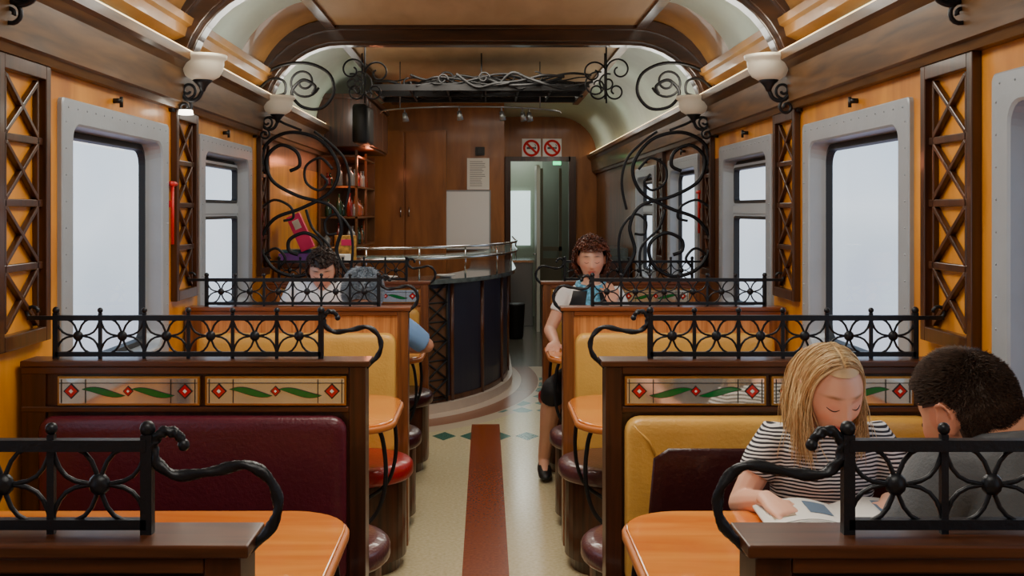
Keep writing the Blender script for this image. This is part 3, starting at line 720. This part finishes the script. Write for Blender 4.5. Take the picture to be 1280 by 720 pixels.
# ------------------------------------------------------------ people
def g(x,s): return math.exp(-(x/s)**2)
def bumps(x,z,f=1.0):
    ax=abs(x); r=0
    t=(.028-z)/.056
    if 0<=t<=1.25:
        amp=.022*(t**1.2 if t<=1 else max(0,1-(t-1)/.25)); wd=.008+.005*min(t,1); r+=amp*g(x,wd)
    r+=.005*g(ax-.010,.006)*g(z+.027,.007)
    r-=.012*g(ax-.031,.017)*g(z-.012,.013)
    r+=.008*g(ax-.031,.0125)*g(z-.008,.009)
    r+=.004*g(ax-.03,.02)*g(z-.036,.008)
    r+=.006*g(ax-.040,.018)*g(z+.022,.020)
    r-=.003*g(ax-.026-(-z-.03)*.25,.005)*g(z+.045,.016)
    r+=.007*g(x,.020)*g(z+.049,.006)+.008*g(x,.017)*g(z+.063,.007)-.005*g(x,.024)*g(z+.056,.003)
    r-=.004*g(x,.02)*g(z+.077,.006)
    r+=.009*g(x,.020)*g(z+.096,.015)
    return r
def hshape(n):
    x=n.x*.075; z=n.z*.12; y=n.y*(.094 if n.y>0 else .104)
    if n.z<0:
        t=-n.z; x*=1-.32*t**1.4
        if n.y<0: y*=1-.45*t
        else: y*=1+.10*t*(1-t)
    return V((x,y,z))
def hface(n):
    p=hshape(n)
    if n.y>.15: p.y+=bumps(p.x,p.z)*min(1,(n.y-.15)/.3)
    return p
def face_y(x,z):
    nz=z/.12; nx=x/.075
    if z<0: nx/= (1-.32*(-nz)**1.4)
    ny=math.sqrt(max(0,1-nx*nx-nz*nz)); return hface(V((nx,ny,nz))).y
def add_head(b,H,seg=72,rings=56):
    vs=[H@hface(V((0,0,1)))];fs=[]
    for i in range(1,rings):
        a=math.pi*i/rings
        for j in range(seg):
            c=2*math.pi*j/seg; vs.append(H@hface(V((math.sin(a)*math.cos(c),math.sin(a)*math.sin(c),math.cos(a)))))
    vs.append(H@hface(V((0,0,-1)))); L=len(vs)-1
    for j in range(seg): fs.append((0,1+j,1+(j+1)%seg)); fs.append((L,L-seg+(j+1)%seg,L-seg+j))
    for i in range(rings-2):
        for j in range(seg):
            a=1+i*seg+j;c=1+i*seg+(j+1)%seg; fs.append((a,a+seg,c+seg,c))
    b.add(vs,fs,0,True)
    for sx in (-1,1):
        R=(H.to_3x3()@Matrix.Rotation(sx*math.radians(-22),3,'Z'))
        b.sph(H@V((sx*.078,-.006,0)),(.007,.017,.030),12,8,0,R)
        rim=[H@V((sx*(.082+.004*math.sin(t)),-.010+.018*math.cos(t)*-1,.002+.030*math.sin(t))) for t in [math.radians(q) for q in range(-100,150,25)]]
        b.tube(rim,.0045,6)
def add_hand(b,w,f,n,side,curl=.4):
    w=V(w);f=V(f).normalized();n=V(n);n=(n-f*f.dot(n)).normalized(); l=f.cross(n)*side
    b.tube([w-f*.02,w+f*.01,w+f*.045,w+f*.085,w+f*.092],[.026,.030,.040,.040,.034],12,rb=[.019,.018,.016,.014,.010],ref=l)
    Ls=[.072,.080,.074,.058]
    for i in range(4):
        p=w+f*(.080-.004*abs(i-1))+l*(.031-.0205*i); pts=[p-f*.02,p]; ang=0
        sp=(1.2-i)*.05
        for k,fr in enumerate((.45,.3,.25)):
            ang+=curl*(.7 if k==0 else .9)
            dd=f*math.cos(ang)+n*math.sin(ang)+l*sp; p=p+dd*Ls[i]*fr; pts.append(p.copy())
        b.tube(pts,[.009,.0088,.0082,.0074,.0055],8)
    p=w+f*.02+l*.026
    b.tube([p-l*.015,p+f*.012+l*.012,p+f*.04+l*.03+n*.012,p+f*.068+l*.034+n*.024],[.012,.0115,.0095,.007],8)
def remesh(b,vox,it=4,name='tmp'):
    me=b.mesh(name,[]); o=bpy.data.objects.new(name,me); link(o)
    m=o.modifiers.new('r','REMESH'); m.mode='VOXEL'; m.voxel_size=vox; m.use_smooth_shade=True
    if it:
        sm=o.modifiers.new('s','SMOOTH'); sm.factor=.5; sm.iterations=it
    dg=bpy.context.evaluated_depsgraph_get(); dg.update()
    out=bpy.data.meshes.new_from_object(o.evaluated_get(dg)); bpy.data.objects.remove(o)
    for p in out.polygons: p.use_smooth=True
    return out
def place(me,name,mat,parent=None,org=None,**kw):
    me.name=name
    if parent is not None: org=PW[parent.name]
    me.transform(Matrix.Translation(-V(org)))
    me.materials.clear(); me.materials.append(mat)
    o=bpy.data.objects.new(name,me); link(o)
    if parent is not None: o.parent=parent
    else: o.location=org
    PW[o.name]=V(org)
    for k,v in kw.items(): o[k]=v
    return o
def skinmat(name):
    m=bpy.data.materials.new(name); m.use_nodes=True; nt=m.node_tree; p=nt.nodes['Principled BSDF']
    a=nt.nodes.new('ShaderNodeAttribute'); a.attribute_name='Col'; nt.links.new(a.outputs['Color'],p.inputs['Base Color'])
    p.inputs['Roughness'].default_value=.45; p.inputs['Subsurface Weight'].default_value=.08; p.inputs['Subsurface Radius'].default_value=(.012,.005,.003); p.inputs['Subsurface Scale'].default_value=.4
    return m
m_skin=skinmat('skin'); m_lash=M('lash',C(40,24,18),.6); m_mouth=M('mouth_dark',C(130,50,46),.6)
def person(ox,oy,yaw,s,w,lean,hc,hrot,elb,wri,hdir,skin,brow,shirt,legs,label,sleeve=.5,knee=None,ank=None,vox=.005,longsleeve=False,legcover=1.0,palm=(0,0,-1),curl=.4,hs=1.0):
    Y=Matrix.Rotation(math.radians(yaw),4,'Z'); O=V((ox,oy,0)); Y3=Y.to_3x3()
    def T(p):
        x,y,z=p; z2=.48+(z-.48)*s
        return O+Y3@V((x,y+lean*(z2-.57),z2))
    def A(p): return O+Y3@V(p)
    xax=Y3@V((1,0,0))
    sec=[((0,-.0,.49),.14,.11),((0,0,.56),.165,.12),((0,.015,.68),.132,.098),((0,.03,.80),.138,.105),((0,.04,.90),.152,.11),((0,.045,.98),.155,.092),((0,.04,1.025),.13,.072),((0,.045,1.055),.075,.058)]
    H=Matrix.Translation(A(hc))@Y@Matrix.Rotation(math.radians(hrot[1]),4,'Z')@Matrix.Rotation(math.radians(-hrot[0]),4,'X')@Matrix.Rotation(math.radians(hrot[2]),4,'Y')@Matrix.Scale(hs,4)
    def torso(b,inf,upto=8):
        b.tube([T(c) for c,_,_ in sec[:upto]],[a*w+inf for _,a,_ in sec[:upto]],20,rb=[c*w+inf for _,_,c in sec[:upto]],ref=xax)
    sh=[T((sx*.158*w,.04,.995)) for sx in (-1,1)]
    E=[A(p) for p in elb]; Wr=[A(p) for p in wri]
    kn=[A(p) for p in (knee or [(-.1,.43,.53),(.1,.43,.53)])]; an=[A(p) for p in (ank or [(-.1,.42,.09),(.1,.42,.09)])]
    hp=[A((sx*.085,0.02,.57)) for sx in (-1,1)]
    fw=Y3@V((0,1,0))
    b=B(); torso(b,0)
    nb=T((0,.045,1.03)); hb=H@V((0,-.03,-.055))
    b.tube([nb,nb.lerp(hb,.5),hb],[.060*w,.052*w,.052*w],14)
    add_head(b,H)
    for i in (0,1):
        sx=(-1,1)[i]
        b.tube([T((sx*.09*w,.04,.99)),sh[i],sh[i].lerp(E[i],.3),E[i]],[.05*w,.052*w,.046*w,.037*w],12)
        b.tube([E[i],E[i].lerp(Wr[i],.3),Wr[i]],[.037*w,.038*w,.025*w],12); b.sph(E[i],.037*w,10,8)
        add_hand(b,Wr[i],Y3@V(hdir[i]),palm,(1 if i==0 else -1)*(-1),curl)
        b.tube([hp[i],hp[i].lerp(kn[i],.5),kn[i]],[.085*w,.075*w,.060*w],14); b.sph(kn[i],.060*w,12,8)
        b.tube([kn[i],kn[i].lerp(an[i],.3),kn[i].lerp(an[i],.65),an[i]],[.056*w,.062*w,.046*w,.036],12)
        b.tube([an[i],an[i]+V((0,0,-.04))+fw*.06,an[i]+V((0,0,-.055))+fw*.15],[.034,.032,.022],10)
    me=remesh(b,vox,2)
    ca=me.color_attributes.new('Col','FLOAT_COLOR','POINT'); Hi=H.inverted()
    sk=V(skin[:3]); br=V(brow[:3]); lp=V(C(188,84,80)[:3]); bl=V((sk.x*1.02,sk.y*.66,sk.z*.6))
    for i,v in enumerate(me.vertices):
        p=Hi@v.co; c=sk.copy()
        if p.length<.17:
            if p.y>.04:
                ax=abs(p.x)
                c=c.lerp(bl,.55*g(ax-.042,.02)*g(p.z+.025,.022)); c=c.lerp(bl,.4*g(p.x,.012)*g(p.z+.025,.014))
                c=c.lerp(bl,.6*g(ax-.031,.016)*g(p.z-.006,.012))
                c=c.lerp(lp,min(1,1.4*g(p.x,.020)*g(p.z+.056,.009)))
                c=c.lerp(br,min(1,1.1*g(ax-.031,.018)*g(p.z-.037+.25*max(0,ax-.035),.0038)))
            elif abs(p.x)>.07: c=c.lerp(bl,.5)
        else:
            q=min((v.co-Wr[0]).length,(v.co-Wr[1]).length)
            c=c.lerp(bl,.22*g(q-.1,.06))
        ca.data[i].color=(c.x,c.y,c.z,1)
    body=place(me,'person',m_skin,None,O+V((0,0,0)),label=label,category='person')
    b=B(); torso(b,.012)
    fr=1.0 if longsleeve else sleeve
    for i in (0,1):
        sx=(-1,1)[i]; en=sh[i].lerp(E[i],fr)
        b.tube([T((sx*.09*w,.04,.985)),sh[i],sh[i].lerp(en,.5),en],[.057*w,.064*w,.060*w,.056*w if not longsleeve else .048*w],14)
        if longsleeve: b.sph(E[i],.048*w,10,8); b.tube([E[i],Wr[i]],[.047*w,.034*w],12)
    for v in b.v:
        v+= V((noise.noise(v*9),noise.noise(v*9+V((5,5,5))),noise.noise(v*14)*.5))*.008
    place(remesh(b,max(vox,.006),3),'shirt',shirt,body)
    b=B()
    for i in (0,1):
        e2=hp[i].lerp(kn[i],min(1,legcover))
        b.tube([hp[i]-fw*.06,hp[i],hp[i].lerp(e2,.5),e2],[.09*w,.102*w,.088*w,.074*w],14)
        if legcover>1: b.sph(kn[i],.07*w,12,8); b.tube([kn[i],an[i]],[.069*w,.05],12)
        elif legcover==1: b.sph(kn[i],.072*w,12,8); b.tube([kn[i],kn[i].lerp(an[i],.12)],[.072*w,.074*w],12)
    b.tube([T((0,0,.49)),T((0,0,.60))],[.16*w,.175*w],20,rb=[.125*w,.13*w],ref=xax)
    place(remesh(b,.008,3),'trousers' if legcover>1 else 'skirt',legs,body)
    for i in (0,1):
        b=B(); a=an[i]
        b.tube([a+V((0,0,-.045))-fw*.04,a+V((0,0,-.045)),a+V((0,0,-.05))+fw*.07,a+V((0,0,-.062))+fw*.16,a+V((0,0,-.068))+fw*.2],[.028,.038,.042,.038,.018],12,rb=[.03,.04,.034,.024,.012],ref=xax)
        b.obj('shoe',m_rub,body)
    for sx in (-1,1):
        b=B(); pts=[]
        for k in range(9):
            t=k/8; x=sx*(.017+.029*t); z=.004-.006*math.sin(math.pi*t); pts.append(H@V((x,face_y(x,z)+.0006,z)))
        b.tube(pts,[.0006,.0010,.0013,.0015,.0015,.0015,.0013,.0011,.0007],6)
        b.obj('eyelashes',m_lash,body)
    b=B(); pts=[]
    for k in range(9):
        x=-.022+.044*k/8; z=-.058+.009*(abs(k-4)/4)**2; pts.append(H@V((x,face_y(x,z)+.0003,z)))
    b.tube(pts,[.0004,.0008,.001,.001,.001,.001,.001,.0008,.0004],6); b.obj('mouth_line',m_mouth,body)
    return body,H,T,A
def cap(b,H,k,pred,seg=48,rings=36,dis=.0):
    idx={}; vs=[]
    def gv(i,j):
        j%=seg
        if i in (0,rings): j=0
        if (i,j) not in idx:
            a=math.pi*i/rings;c=2*math.pi*j/seg; n=V((math.sin(a)*math.cos(c),math.sin(a)*math.sin(c),math.cos(a)))
            p=hshape(n); p=p+n*(k+dis*noise.noise(n*6)); idx[(i,j)]=len(vs); vs.append(H@p)
        return idx[(i,j)]
    fs=[]
    for i in range(rings):
        for j in range(seg):
            a=math.pi*(i+.5)/rings;c=2*math.pi*(j+.5)/seg; n=V((math.sin(a)*math.cos(c),math.sin(a)*math.sin(c),math.cos(a)))
            if pred(n):
                q=[gv(i,j),gv(i+1,j),gv(i+1,j+1),gv(i,j+1)]; q2=[]
                for t in q:
                    if t not in q2: q2.append(t)
                fs.append(q2)
    b.add(vs,fs,0,True)
def hairmat(name,c1,c2,rough=.4):
    m=M(name,c1,rough); nt=m.node_tree; p=nt.nodes['Principled BSDF']
    gi=nt.nodes.new('ShaderNodeNewGeometry'); r=nt.nodes.new('ShaderNodeValToRGB'); r.color_ramp.elements[0].color=c1; r.color_ramp.elements[1].color=c2
    nt.links.new(gi.outputs['Random Per Island'],r.inputs[0]); nt.links.new(r.outputs[0],p.inputs['Base Color']); return m
def stripemat():
    m=M('striped_jersey',C(240,240,240),.8); nt=m.node_tree; p=nt.nodes['Principled BSDF']
    tc=nt.nodes.new('ShaderNodeTexCoord'); sp=nt.nodes.new('ShaderNodeSeparateXYZ'); nt.links.new(tc.outputs['Object'],sp.inputs[0])
    nz=nt.nodes.new('ShaderNodeTexNoise'); nz.inputs['Scale'].default_value=7; nt.links.new(tc.outputs['Object'],nz.inputs['Vector'])
    ma=nt.nodes.new('ShaderNodeMath'); ma.operation='MULTIPLY_ADD'; ma.inputs[1].default_value=.03; nt.links.new(nz.outputs['Fac'],ma.inputs[0]); nt.links.new(sp.outputs[2],ma.inputs[2])
    a=nt.nodes.new('ShaderNodeMath'); a.operation='MULTIPLY'; a.inputs[1].default_value=2*math.pi/.0098; nt.links.new(ma.outputs[0],a.inputs[0])
    c=nt.nodes.new('ShaderNodeMath'); c.operation='SINE'; nt.links.new(a.outputs[0],c.inputs[0])
    d=nt.nodes.new('ShaderNodeValToRGB'); d.color_ramp.interpolation='CONSTANT'; d.color_ramp.elements[0].color=C(32,32,42); d.color_ramp.elements[1].color=C(226,224,222); d.color_ramp.elements[1].position=.02
    nt.links.new(c.outputs[0],d.inputs[0]); nt.links.new(d.outputs[0],p.inputs['Base Color']); return m
# --- blonde woman facing the camera
body,H,T,A=person(.93,2.98,180,.90,.90,.10,(.01,.17,1.095),(27,8,3),
    [(-.23,.12,.775),(.235,.10,.775)],[(-.11,.27,.825),(.205,.27,.83)],[(.35,.8,-.2),(-.35,.85,-.2)],
    C(228,178,150),C(150,108,72),stripemat(),M('blue_denim',C(50,62,92),.8,var=.1),'blonde woman in black-and-white striped T-shirt reading a magazine',
    sleeve=.55,vox=.0034,legcover=1.1,curl=.25)
b=B(); cap(b,H,.004,lambda n: not (n.y>.22 and n.z<.68) and not(n.z<-.45))
random.seed(3)
for side in (-1,1):
    clump=[(random.uniform(-.10,.10),random.uniform(-.06,.06),random.uniform(0,6.28),random.uniform(.09,.18)) for _ in range(34)]
    for i in range(1150):
        y0=random.uniform(-.098,.045) if i>150 else random.uniform(.02,.054)
        ci=clump[int((y0+.1)/.17*33.9)%34]
        k=math.sqrt(max(.05,1-(y0/.118)**2)); rad=random.uniform(-.003,.007)
        ax_,cz_=(.080+rad)*max(k,.90),(.117+rad)*k+.006
        pts=[]
        end=math.radians(random.uniform(80,104)); y1o=random.uniform(-.010,.010)
        for q in range(11):
            ph=math.radians(3)+(end-math.radians(3))*q/10
            wv=.0025*math.sin(ph*5+ci[2])
            pts.append(H@V((side*(ax_+wv)*math.sin(ph)+.004,y0+y1o*math.sin(ph)-.018*math.sin(ph)*(1 if y0>0 else 0),(cz_+wv)*math.cos(ph))))
        p=pts[-1].copy(); L=ci[3]*random.uniform(.7,1.2)
        v=(pts[-1]-pts[-2]).normalized(); hv=H.to_3x3()@V((side,0,0)); fv=H.to_3x3()@V((0,1,0))
        jx=random.gauss(0,.10); jp=random.gauss(0,.4)
        for q in range(10):
            wave=.42*math.sin(q*.85+ci[2]+jp)
            v=(v*.45+(V((ci[0]+jx,ci[1],-1))+hv*(.10 if q<4 else -.14)+hv*wave*.45+fv*wave*.3)*.55).normalized(); p=p+v*L/10; pts.append(p.copy())
        n=len(pts); b.tube(pts,[.0006+.0006*math.sin(math.pi*min(1,(t+2)/(n+1))) for t in range(n)],3)
b.obj('hair',hairmat('blonde_hair',C(160,116,66),C(236,208,156),.42),body,label='loose shoulder-length blonde hair parted in the middle',norm=False)
# --- man, back to camera
body,H,T,A=person(.98,1.74,8,1.22,1.10,.14,(-.07,.20,1.20),(20,20,-4),
    [(-.28,.16,.84),(.28,.16,.84)],[(-.20,.42,.81),(.12,.42,.81)],[(.3,.9,-.2),(-.3,.9,-.2)],
    C(212,152,120),C(40,26,20),M('grey_tshirt',C(92,96,100),.85,var=.08,bump=.2,bscale=200),M('dark_jeans',C(40,44,56),.8,var=.1),'short-haired man in grey T-shirt seated with his back turned',
    sleeve=.6,vox=.005,legcover=1.1,hs=.95)
def mpred(n):
    if n.y>.5: return n.z>.55
    if n.y>-.15: return n.z>.30
    if n.y>-.3: return n.z>-.05
    return n.z>-.36
b=B(); cap(b,H,.002,mpred)
c=0
while c<15000:
    n=V((random.gauss(0,1),random.gauss(0,1),random.gauss(0,1))).normalized()
    if not mpred(n): continue
    c+=1
    p=hshape(n)+n*.002; crown=V((0,-.45,.9)).normalized(); fl=(n-crown*n.dot(crown)); fl=fl.normalized() if fl.length>.01 else V((1,0,0))
    top=max(0,min(1,(n.z-.1)/.5))
    L=random.uniform(.009,.013)*(.5+1.1*top)
    jit=V((random.gauss(0,.18),random.gauss(0,.18),random.gauss(0,.18)))
    d1=(n*(.25+.35*top)+fl*.8+jit).normalized(); d2=(n*.15*top+fl+jit).normalized()
    b.tube([H@p,H@(p+d1*L*.5),H@(p+d1*L*.5+d2*L*.5)],[.0006,.0005,.0002],3)
b.obj('hair',hairmat('dark_hair',C(30,20,15),C(92,66,48),.6),body,label='short cropped dark brown hair',norm=False)
# --- curly-haired women and grey person
def curls(H,n,r,k,pred,mat,body,label,seed):
    random.seed(seed); b=B(); cap(b,H,k*.6,pred,dis=.006); c=0
    while c<n:
        q=V((random.gauss(0,1),random.gauss(0,1),random.gauss(0,1))).normalized()
        if not pred(q): continue
        c+=1; ctr=hshape(q)+q*k*random.uniform(.5,1.1); a=q.orthogonal().normalized(); bb=q.cross(a); rr_=r*random.uniform(.6,1); ph=random.uniform(0,6.28)
        pts=[H@(ctr+(a*math.cos(ph+t*.9)+bb*math.sin(ph+t*.9))*rr_*(1-.06*t)+q*(.002*t)) for t in range(9)]
        b.tube(pts,[.002,.0035,.0042,.0042,.0042,.004,.0035,.003,.0015],5)
    b.obj('hair',mat,body,label=label,norm=False)
fem=lambda n: not (n.y>.2 and n.z<.50) and not n.z<-.55
body,H,T,A=person(.63,6.36,180,1.14,.95,.02,(0.0,.07,1.27),(6,-4,0),
    [(-.20,.24,.86),(.25,.10,.86)],[(-.11,.23,1.03),(.23,.33,.81)],[(.3,-.25,1),(.2,.9,-.1)],
    C(226,172,144),C(70,40,30),M('white_blouse',C(236,236,236),.7),M('black_skirt',C(22,22,26),.7),'dark-haired woman in black vest and blue scarf at a table',
    sleeve=.5,knee=[(-.1,.43,.53),(.25,.42,.56)],ank=[(-.12,.36,.1),(.285,.10,.10)],vox=.006,legcover=1.0,palm=(0,.7,-.7),curl=.6)
curls(H,520,.015,.030,fem,hairmat('auburn_hair',C(60,28,18),C(118,62,38)),body,'voluminous short auburn-brown curls',5)
b=B()
secs=[((0,0.015,.60),.165,.128),((0,.015,.68),.150,.122),((0,.03,.80),.156,.128),((0,.04,.90),.165,.134),((0,.045,.98),.145,.124),((0,.045,1.02),.125,.104)]
b.tube([T(c) for c,_,_ in secs],[a for _,a,_ in secs],20,rb=[c for _,_,c in secs],ref=(1,0,0))
b.obj('vest',M('black_vest',C(20,22,28),.7),body,label='black vest')
b=B(); m_scarf=M('blue_scarf',C(96,170,210),.6,var=.6,vscale=60)
b.tube([T((.08*math.cos(t),.05+.075*math.sin(t),1.045-.015*math.sin(t))) for t in [math.radians(q) for q in range(0,360,24)]],.020,8,closed=True)
b.tube([T((.012,.14,1.03)),T((.022,.185,.95)),T((.012,.19,.86))],[.018,.026,.03],10,rb=[.014,.012,.010],ref=(1,0,0)); b.tube([T((-.015,.14,1.03)),T((-.02,.185,.96)),T((-.03,.185,.89))],[.018,.024,.026],10,rb=[.014,.012,.010],ref=(1,0,0))
b.obj('scarf',m_scarf,body,label='blue and white patterned neck scarf')
body,H,T,A=person(-.98,6.36,180,1.2,.98,.06,(-.02,.15,1.215),(24,5,0),
    [(-.25,.12,.84),(.25,.12,.84)],[(-.12,.36,.815),(.12,.36,.815)],[(.3,.9,-.1),(-.3,.9,-.1)],
    C(222,172,146),C(40,26,22),M('white_shirt',C(240,242,246),.7),M('dark_trousers',C(30,30,36),.8),'woman in a white shirt with short dark hair looking down',
    sleeve=.5,vox=.006,legcover=1.1)
curls(H,460,.012,.016,fem,hairmat('black_brown_hair',C(28,18,16),C(64,44,36)),body,'short wavy dark hair',9)
body,H,T,A=person(-.62,5.36,0,.98,1.05,.10,(-.02,.14,1.145),(24,0,0),
    [(-.27,.14,.80),(.31,.20,.86)],[(-.12,.38,.815),(.14,.42,.815)],[(.3,.9,-.1),(-.3,.9,-.1)],
    C(206,146,116),C(90,90,96),M('light_blue_shirt',C(122,162,214),.8),M('grey_trousers',C(60,62,70),.8),'person in light blue shirt with grey hair seen from behind',
    sleeve=.85,vox=.008,legcover=1.1)
b=B(); gp=lambda n: not (n.y>.3 and n.z<.5) and not n.z<-.5
cap(b,H,.010,gp,dis=.004); c=0
while c<2200:
    n=V((random.gauss(0,1),random.gauss(0,1),random.gauss(0,1))).normalized()
    if not gp(n): continue
    c+=1; crown=V((0,-.3,.95)).normalized(); fl=n-crown*n.dot(crown); fl=fl.normalized() if fl.length>.01 else V((1,0,0))
    p=hshape(n)+n*.009; j=V((random.gauss(0,.12),random.gauss(0,.12),random.gauss(0,.12)))
    b.tube([H@p,H@(p+(n*.2+fl+j).normalized()*.016),H@(p+(n*.05+fl+j).normalized()*.034)],[.0018,.0016,.0005],3)
b.obj('hair',hairmat('grey_hair',C(124,138,154),C(164,176,190)),body,label='short smooth blue-grey hair',norm=False)
# ------------------------------------------------------------ lights
WARM=(1,.92,.78)
def area(loc,rot,sx,sy,e,col=WARM):  # added fill under the ceiling, no fixtures behind it except near strip_light
    l=bpy.data.lights.new('area','AREA'); l.shape='RECTANGLE'; l.size=sx; l.size_y=sy; l.energy=e; l.color=col
    o=bpy.data.objects.new('ceiling_fill',l); o.location=loc; o.rotation_euler=rot; link(o); o['label']='added warm area fill under the ceiling'; o['category']='light'; o['kind']='structure'
def point(loc,e,col=(1,.88,.70),r=.04):  # serves the wall lamps and the red shelf glow, plus added fill
    l=bpy.data.lights.new('pt','POINT'); l.energy=e; l.color=col; l.shadow_soft_size=r
    o=bpy.data.objects.new('lamp_fill_point',l); o.location=loc; link(o); o['label']='point light for lamps and added fill'; o['category']='light'; o['kind']='structure'
area((0,.6,2.69),(0,0,0),.9,.8,25); area((0,3.0,2.69),(0,0,0),.9,1.0,38)
area((0,4.4,2.69),(0,0,0),.9,.5,22)
area((-.1,7.4,2.64),(0,0,0),1.0,.4,18); area((.3,9.6,2.66),(0,0,0),1.0,.8,19); area((.8,12.3,2.66),(0,0,0),.7,.8,8,(1,.94,.84))
point((.5,14.9,2.4),13,(.95,1,.95),.15); point((.4,14.0,2.3),3,(.95,1,.95),.1)
point((-1.0,9.3,2.0),4,(1,.28,.12),.05); point((-1.2,8.85,1.72),.8,(1,.4,.2),.03)
for s in (-1,1):
    for y in (3.0,4.60,6.40): point((s*1.2,y,2.34),1.5)
    for y in (3.9,5.45): point((s*1.10,y,2.36),2.4,(1,.98,.88),.1)  # fill points added to brighten the coves, no lamps here
    for y in (7.3,8.6,10.2): point((s*1.08,y,2.36),2.0,(1,.98,.88),.1)  # same added cove fill past the second arch
# world
w=bpy.data.worlds.new('overcast'); bpy.context.scene.world=w; w.use_nodes=True; nt=w.node_tree; bg=nt.nodes['Background']
tc=nt.nodes.new('ShaderNodeTexCoord'); sp=nt.nodes.new('ShaderNodeSeparateXYZ'); nt.links.new(tc.outputs['Generated'],sp.inputs[0])
mr=nt.nodes.new('ShaderNodeMapRange'); mr.inputs[1].default_value=-.22; mr.inputs[2].default_value=.14; nt.links.new(sp.outputs[2],mr.inputs[0])
mp=nt.nodes.new('ShaderNodeMapping'); mp.inputs['Scale'].default_value=(9,9,7); nt.links.new(tc.outputs['Generated'],mp.inputs['Vector'])
nn=nt.nodes.new('ShaderNodeTexNoise'); nn.inputs['Scale'].default_value=1.2; nn.inputs['Detail'].default_value=2; nt.links.new(mp.outputs['Vector'],nn.inputs['Vector'])
ad=nt.nodes.new('ShaderNodeMath'); ad.operation='MULTIPLY_ADD'; ad.inputs[1].default_value=.6; nt.links.new(nn.outputs['Fac'],ad.inputs[0]); nt.links.new(mr.outputs[0],ad.inputs[2])
a2=nt.nodes.new('ShaderNodeMath'); a2.operation='SUBTRACT'; a2.inputs[1].default_value=.3; nt.links.new(ad.outputs[0],a2.inputs[0])
cr=nt.nodes.new('ShaderNodeValToRGB'); el=cr.color_ramp.elements; el[0].color=C(156,154,176); el[0].position=.0; el[1].color=C(160,182,206); el[1].position=1.0
for pp,cc in ((.25,(180,186,198)),(.45,(192,200,208)),(.62,(212,218,224)),(.8,(196,208,220))):
    q=el.new(pp); q.color=C(*cc)
nt.links.new(a2.outputs[0],cr.inputs[0]); nt.links.new(cr.outputs[0],bg.inputs[0]); bg.inputs[1].default_value=2.2
# camera
cam=bpy.data.cameras.new('camera'); co=bpy.data.objects.new('camera',cam); link(co)
co.location=(0,0,1.575); co.rotation_euler=(math.pi/2,0,0); cam.sensor_width=36; cam.lens=1320/1280*36
cam.shift_x=33/1280; cam.shift_y=-98/1280; cam.clip_start=.05
bpy.context.scene.camera=co
